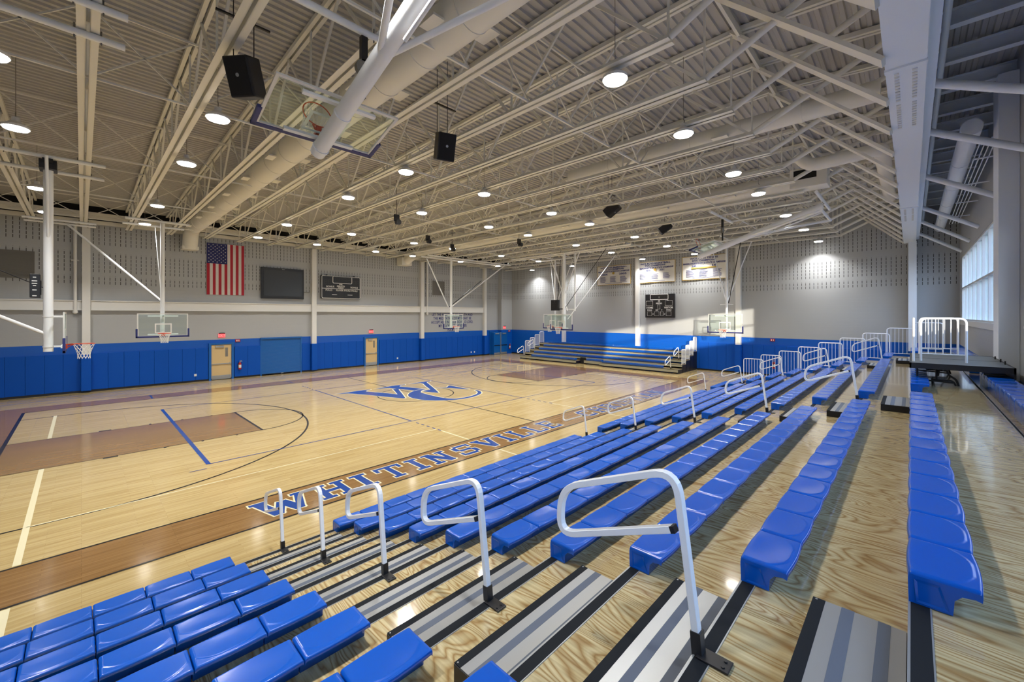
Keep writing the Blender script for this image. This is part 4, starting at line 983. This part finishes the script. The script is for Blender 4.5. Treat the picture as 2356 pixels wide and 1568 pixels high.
m = cbox((-3.2, 17.9, 8.45), (-2.1, 18.6, 9.15), 0.02); m.build('plenum_box', M_cream, e)
m = box((-3.1, 17.885, 8.75), (-2.4, 17.895, 9.08)); m.build('return_grille', M_dark, e)
m = cbox((-30.0, 17.7, 7.9), (-29.2, 18.6, 8.5), 0.02); m.tube([(-29.6, 18.2, 8.2), (-28.3, 18.3, 8.72)], 0.34, 20); m.build('end_boot', M_cream, e)
e = empty('curved_duct', (-0.55, 16.5, 8.2), 'cream round duct bending down beside the big girder', 'duct')
tube(fillet([(-2.6, 15.8, 8.95), (-2.3, 15.8, 8.55), (-0.62, 15.8, 8.62), (-0.62, 16.2, 8.62), (-0.62, 22.6, 8.62)], 0.3, 6), 0.19, 16).build('duct_run', M_cream, e)

# ------------------------------------------------------------------ loudspeakers
def speaker(x, y, z, rz_, lab, tilt=0.35, S=0.86):
    e = empty('ceiling_loudspeaker', (0,0,0), lab, 'loudspeaker', 'black ceiling loudspeakers')
    m = MB().cbox((-0.2*S, -0.25*S, -0.36*S), (0.2*S, 0.25*S, 0.36*S), 0.03)
    m.build('cabinet', M_black, e); cbox((0.2*S, -0.22*S, -0.33*S), (0.2*S+0.015, 0.22*S, 0.33*S), 0.006).build('grille', M_speaker, e)
    m = MB().cyl((0.2*S+0.014, 0, 0.02), 0.03, 0.004, 14, 'X'); m.build('maker_badge', M_alu, e)
    e.location = (x, y, z); e.rotation_euler = (0, tilt, rz_)
    r = MB().tube([(x-0.1, y-0.15, z+0.3), (x-0.1, y-0.15, deck_z(x)+0.03)], 0.008, 5); r.tube([(x-0.1, y+0.15, z+0.3), (x-0.1, y+0.15, deck_z(x)+0.03)], 0.008, 5); r.bar((x-0.1, y-0.4, 8.9), (x-0.1, y+0.4, 8.9), 0.04, 0.03)
    # hanging hardware belongs to the speaker: express it in the speaker's own frame
    M = Matrix.LocRotScale(e.location, e.rotation_euler, None).inverted(); r.v = [tuple(M @ Vector(v)) for v in r.v]
    me = r.mesh('hanging_rods', M_black); ro = bpy.data.objects.new('hanging_rods', me); COL.objects.link(ro); ro.parent = e
speaker(-8.1, 1.92, 7.88, -0.9, 'black loudspeaker hanging beside the folded-up nearest hoop')
speaker(-8.0, 6.0, 7.88, -0.35, 'black loudspeaker hanging between trusses, second from the camera')
speaker(-8.9, 15.2, 8.25, 0.2, 'black loudspeaker hanging over mid-court, third from the camera', 0.95)
speaker(-8.9, 20.3, 8.25, 0.5, 'black loudspeaker hanging near the tennis banner, farthest from the camera', 0.95)
for k, (x, y) in enumerate(((-16.3, 9.6), (-19.3, 13.3), (-20.6, 16.0), (-16.4, 17.6))):
    e = empty('stage_spotlight', (x, y, 8.0), 'small black spotlight clamped high among the trusses, %s from the near end' % ORD[k], 'spotlight', 'small black spotlights')
    m = MB().cyl((x, y, 7.95), 0.09, 0.22, 12, 'X', 0.12); m.build('can', M_black, e); m = box((x-0.02, y-0.12, 8.0), (x+0.06, y+0.12, 8.3)); m.tube([(x, y, 8.3), (x, y, deck_z(x)+0.03)], 0.012, 5); m.build('yoke', M_black, e)

# ------------------------------------------------------------------ basketball goals (local: board at x=0 facing +x, z absolute when upright)
def goal(lab, mast_top, rear_brace=True, clockbox=False, strap=None, thick=0.10, OF=0.32):
    e = empty('basketball_hoop', (0,0,0), lab, 'basketball hoop', 'basketball hoops')
    bw, zb, zt = 0.915, 2.90, 3.97
    g = box((-0.006, -bw, zb), (0.006, bw, zt)).build('backboard_glass', M_glass, e)
    m = MB(); t = 0.045
    for a, b in (((-0.02,-bw,zb+t),(0.012,-bw+t,zt-t)), ((-0.02,bw-t,zb+t),(0.012,bw,zt-t)), ((-0.02,-bw,zt-t),(0.012,bw,zt)), ((-0.02,-bw,zb),(0.012,bw,zb+t))): m.box(a, b)
    m.build('board_frame', M_white, e)
    m = MB(); q = 0.05
    for a, b in (((0.007,-0.305,3.10),(0.009,-0.305+q,3.45)), ((0.007,0.305-q,3.10),(0.009,0.305,3.45)), ((0.007,-0.305,3.45),(0.009,0.305,3.50)), ((0.007,-0.305,3.05),(0.009,0.305,3.10))): m.box(a, b)
    m.build('target_square', M_paper, e)
    m = cbox((-0.03,-bw-0.05,zb-0.05), (0.03,bw+0.05,zb+0.03), 0.012); m.cbox((-0.03,-bw-0.05,zb-0.05), (0.03,-bw+0.02,zb+0.36), 0.012); m.cbox((-0.03,bw-0.02,zb-0.05), (0.03,bw+0.05,zb+0.36), 0.012)
    m.build('edge_padding', M_navy, e)
    cx = 0.15+0.23; m = MB()
    m.tube([(cx+0.23*math.cos(2*PI*i/24), 0.23*math.sin(2*PI*i/24), 3.05) for i in range(24)], 0.010, 6, closed=True)
    m.box((0.01,-0.07,2.93), (0.05,0.07,3.06)); m.bar((0.03,-0.05,3.04), (0.16,-0.10,3.05), 0.02, 0.03); m.bar((0.03,0.05,3.04), (0.16,0.10,3.05), 0.02, 0.03); m.bar((0.03,0,2.95), (0.17,0,3.04), 0.09, 0.02)
    rim_ = m.build('rim', M_orange, e)
    m = MB(); nst = 12; lv = 6
    def nr(k): return (0.225, 0.195, 0.165, 0.142, 0.130, 0.135)[k]
    for k in range(lv-1):
        for i in range(nst):
            a = 2*PI*(i+(k % 2)*0.5)/nst
            for s in (-0.5, 0.5):
                b = a+s*2*PI/nst
                p = (cx+nr(k)*math.cos(a), nr(k)*math.sin(a), 3.04-0.085*k); r_ = (cx+nr(k+1)*math.cos(b), nr(k+1)*math.sin(b), 3.04-0.085*(k+1))
                m.tube([p, r_], 0.0055, 4, caps=False)
    m.build('net', M_net, rim_)
    tube([(-OF,0,2.86),(-OF,0,mast_top)], thick, 16).build('mast', M_rail, e)
    for z in (3.0, 3.85):
        m = MB().bar((-OF,0,z), (-0.02,0,z), 0.06, 0.05); m.box((-0.07,-0.55,z-0.03), (-0.02,0.55,z+0.03))
        m.tube([(-OF,0,z-0.02),(-OF,0,z+0.02)], thick+0.012, 16)
        m.build('board_bracket', M_rail, e)
    return e
# near main goal: mast behind the board
h1 = goal('basketball hoop seen side-on at the left, on a thick white mast', 8.22, thick=0.10)
tube([(-0.36,0,3.35),(-4.6,0,5.95),(-6.0,0,7.0)], 0.045, 8).build('rear_brace', M_rail, h1)
tube([(-0.32,0,4.6),(-6.2,-0.3,7.9)], 0.012, 5).build('hoist_cable', M_black, h1)
m = MB()
for y in (-0.9, 0.9): m.tube([(-0.32,0,5.9),(-0.32,y,8.15)], 0.035, 8)
m.build('side_brace', M_rail, h1)
m = box((-0.49,-0.25,7.95),(-0.15,0.25,8.2)); m.box((-0.42,-0.4,8.1),(-0.22,0.4,8.2)); m.build('mast_clamp', M_black, h1)
h1.location = (-17.5, -0.33, 0); h1.rotation_euler = (0,0,PI/2)
sc_ = empty('shot_clock', (-17.5, -1.1, 4.25), 'black shot clock box fixed to the thick mast at the left', 'shot clock', 'shot clocks')
m = cbox((-17.78,-0.99,4.37),(-17.40,-0.80,5.02),0.01); m.build('clock_case', M_black, sc_)
m = MB()
for z, w in ((4.93,0.03),(4.83,0.05),(4.76,0.05),(4.70,0.03),(4.58,0.04),(4.42,0.04)): m.box((-17.40,-0.90-w,z-0.012),(-17.396,-0.90+w,z+0.012))
m.build('clock_markings', M_paper, sc_)
m = box((-17.6,-0.81,4.45),(-17.5,-0.78,4.85)); m.build('clock_bracket', M_black, sc_)
# far main goal
h2 = goal('basketball hoop on braced masts at the far end of the main court', 8.22, thick=0.10)
m = MB()
for y in (-1.3, 1.3): m.tube([(-0.32,0,5.2),(-0.32,y,8.2)], 0.03, 8)
m.tube([(-0.32,0,4.4),(-0.32,0,4.45)], 0.13, 12); m.build('side_brace', M_rail, h2)
m = MB()
for y in (-0.32, 0.55): m.tube([(-0.85,y,4.2),(-0.85,y,8.2)], 0.05, 8)
m.tube([(-0.85,-0.32,4.3),(-0.85,0.55,4.3)], 0.03, 8); m.tube([(-0.85,-0.32,7.6),(-0.85,0.55,7.6)], 0.03, 8); m.build('rear_mast', M_rail, h2)
tube([(-0.32,0.0,4.3),(-0.4,3.3,8.2)], 0.02, 6).build('hoist_strap', M_black, h2)
tube([(-0.6,0.1,4.2),(-3.8,-3.6,8.0)], 0.035, 6).build('rear_brace', M_rail, h2)
tube([(-0.6,0.1,3.6),(-3.5,2.2,8.2)], 0.03, 6).build('rear_brace', M_rail, h2)
h2.location = (-17.5, 23.1, 0); h2.rotation_euler = (0,0,-PI/2)
c = empty('shot_clock', (-18.2, 23.4, 4.2), 'square black shot clock hanging above the far main hoop', 'shot clock', 'shot clocks')
cbox((-18.62, 23.35, 4.22), (-18.02, 23.6, 4.98), 0.01).build('clock_case', M_black, c); o = (-18.62, 23.348, 4.22)
m = MB(); seg8(m, o, *FW, 0.08, 0.12, 0.42, 0.44, 2); m.build('digit_window', M_seg, c); text_into(MB(), ':', 0.12, (-18.32, 23.345, 4.82), *FW).build('clock_markings', M_paper, c)
box((-18.05, 23.55, 4.3), (-17.6, 23.6, 4.36)).build('clock_bracket', M_black, c)
# practice goals by the far wall
def wall_goal(x, y, lab, ang, yaw=-PI/2):
    h = goal(lab, 8.22, thick=0.06)
    m = MB()
    for s in (-1.0, 1.0): m.tube([(-0.32,0,4.6),(-1.1,s*1.1,8.15)], 0.03, 8)
    m.tube([(-0.32,-0.35,4.5),(-0.32,0.35,4.5)], 0.02, 6); m.build('side_brace', M_rail, h)
    tube([(-0.5,0.05,4.6),(0.2,0.9,8.1)], 0.025, 6).build('hoist_strap', M_black, h)
    h.location = (x, y, 0); h.rotation_euler = (0,0,yaw); return h
wall_goal(-7.75, 25.75, 'basketball hoop in front of the far wall under the tennis banner', 0)
wall_goal(-20.15, 25.5, 'basketball hoop partly hidden behind the far main hoop', 0, yaw=-PI/2)
# side court goals on the left wall
def side_goal(y, lab, flip):
    h = goal(lab, 8.22, thick=0.085)
    if flip == 0:
        tube([(-0.6,0,4.55),(-3.1,-3.1,8.1)], 0.05, 8).build('rear_brace', M_rail, h); tube([(-0.75,0.05,4.45),(-3.2,-2.9,7.9)], 0.012, 5).build('hoist_cable', M_black, h)
        tube([(-0.6,0,4.55),(-1.0,-0.2,8.1)], 0.015, 6).build('side_brace', M_rail, h)
    else:
        tube([(-0.6,0,4.4),(-0.8,-1.9,8.1)], 0.045, 8).build('side_brace', M_rail, h); tube([(-0.6,0,4.4),(0.3,5.2,8.1)], 0.05, 8).build('rear_brace', M_rail, h); tube([(-0.6,0,4.5),(-0.1,2.9,6.7)], 0.03, 6).build('hoist_strap', M_black, h)
    h.location = (-25.15, y, 0); return h
side_goal(2.65, 'basketball hoop hanging in front of the left wall near the flag', 0); side_goal(19.7, 'basketball hoop hanging in front of the painted verse', 1)
# folded-up goals above the bleacher side
def folded_goal(y, lab):
    h = goal(lab, 7.75, thick=0.12, OF=0.22)
    m = MB()
    for s in (-1.05, 1.05): m.tube([(-0.22,0,5.0),(-0.62,s,7.7)], 0.045, 8)
    m.tube([(-0.62,-1.2,7.72),(-0.62,1.2,7.72)], 0.05, 8); m.build('side_brace', M_rail, h)
    m = MB().tube([(-0.45,0,5.6),(-0.45,0,7.7)], 0.03, 8); m.build('rear_brace', M_rail, h)
    # swing the whole frame up about its hinge: board normal (+x) turns to face the roof
    H = Vector((-0.22, 0, 7.75)); ang = math.radians(71.9)
    hinge = Vector((-2.45, y, 8.10))
    # orient so the board faces -X when down, then rotate upward toward the court
    R = Matrix.Rotation(PI, 4, 'Z'); S = Matrix.Rotation(ang, 4, 'Y')
    M = Matrix.Translation(hinge) @ S @ R @ Matrix.Translation(-H)
    loc, rot, _ = M.decompose(); h.rotation_mode = 'XYZ'; h.location = loc; h.rotation_euler = rot.to_euler(); return h
folded_goal(2.72, 'basketball hoop folded up under the roof, nearest to the camera'); folded_goal(19.8, 'basketball hoop folded up under the roof toward the far end')
for k, (x, y) in enumerate(((-6.15, 3.05), (-6.15, 20.1))):
    e = empty('hoist_pulley', (x, y, 7.9), 'dark hoist pulley and strap above the folded hoop %s' % ('nearest the camera' if k == 0 else 'toward the far end'), 'hoist', 'hoop hoists')
    MB().cyl((x-0.04, y, 7.72), 0.13, 0.08, 16, 'X').build('pulley_case', M_vent, e); box((x-0.03, y-0.02, 7.25), (x+0.03, y+0.02, 7.62)).build('lift_strap', M_black, e); box((x-0.04, y-0.05, 7.82), (x+0.04, y+0.05, 8.21)).build('hanger_plate', M_black, e)
# header pipes clamped under the trusses
HP = [(-9.35,-6.5,0.50),(-8.4,-6.5,0.48),(-17.3,-6.5,0.50),(-19.0,-6.5,0.52),(-28.5,-1.85,0.50),(-29.4,-1.85,0.50),(-27.0,1.35,3.67),(-25.47,1.35,3.67),(-6.15,0.6,3.5),(-2.45,1.1,4.6),(-26.4,17.6,26.2),(-25.47,17.6,26.2),(-6.15,18.5,21.5),(-2.45,18.2,21.6)]
for k, (x, a, b) in enumerate(HP):
    e = empty('header_pipe', (x, (a+b)/2, 8.29), 'pale horizontal pipe clamped under the trusses, %s one counted in place: %s' % (ORD[k], ''), 'pipe', 'header pipes')
    where = ['over the left foreground, nearer of a pair','over the left foreground, right of the nearer pair','above the thick white mast, front one','above the thick white mast, rear one','high near the left wall, front one by the slanting brace','high near the left wall, rear one by the slanting brace','above the flag-side hoop, rear one','above the flag-side hoop, front one','carrying the hoist of the nearest folded hoop','carrying the hinge of the nearest folded hoop','above the verse-side hoop, rear one','above the verse-side hoop, front one','carrying the hoist of the farther folded hoop','carrying the hinge of the farther folded hoop'][k]
    e['label'] = 'pale pipe under the trusses, %s' % where
    tube([(x, a, 8.29), (x, b, 8.29)], 0.055, 12).build('pipe_run', M_rail, e)
    for y in TY:
        if not (a+0.1 < y < b-0.1): continue
        m = MB()
        if True: m.box((x-0.02, y-0.16, 8.29), (x+0.02, y+0.16, 8.33)); m.tube([(x, y-0.15, 8.2), (x, y-0.15, 8.42)], 0.012, 5); m.tube([(x, y+0.15, 8.2), (x, y+0.15, 8.42)], 0.012, 5)
        m.build('beam_clamp', M_vent, e)
for k, (x0, x1, y) in enumerate(((-22.6,-12.4,23.42),(-22.6,-12.4,23.95),(-9.4,-6.0,26.07),(-22.0,-18.6,25.82))):
    e = empty('header_pipe', ((x0+x1)/2, y, 8.24), 'pale pipe under the far trusses, %s' % ['front one above the far main hoop','rear one above the far main hoop','above the hoop under the tennis banner','above the hoop hidden behind the main one'][k], 'pipe', 'header pipes')
    tube([(x0, y, 8.24), (x1, y, 8.24)], 0.05, 10).build('pipe_run', M_rail, e)
    lo_ = max(t_ for t_ in TY if t_ < y-0.05); hi_ = min(t_ for t_ in TY if t_ > y+0.05)
    for xx in (x0+0.15, (x0+x1)/2, x1-0.15): tube([(xx, lo_-0.15, 8.315), (xx, hi_+0.15, 8.315)], 0.036, 8).build('cross_tube', M_rail, e)
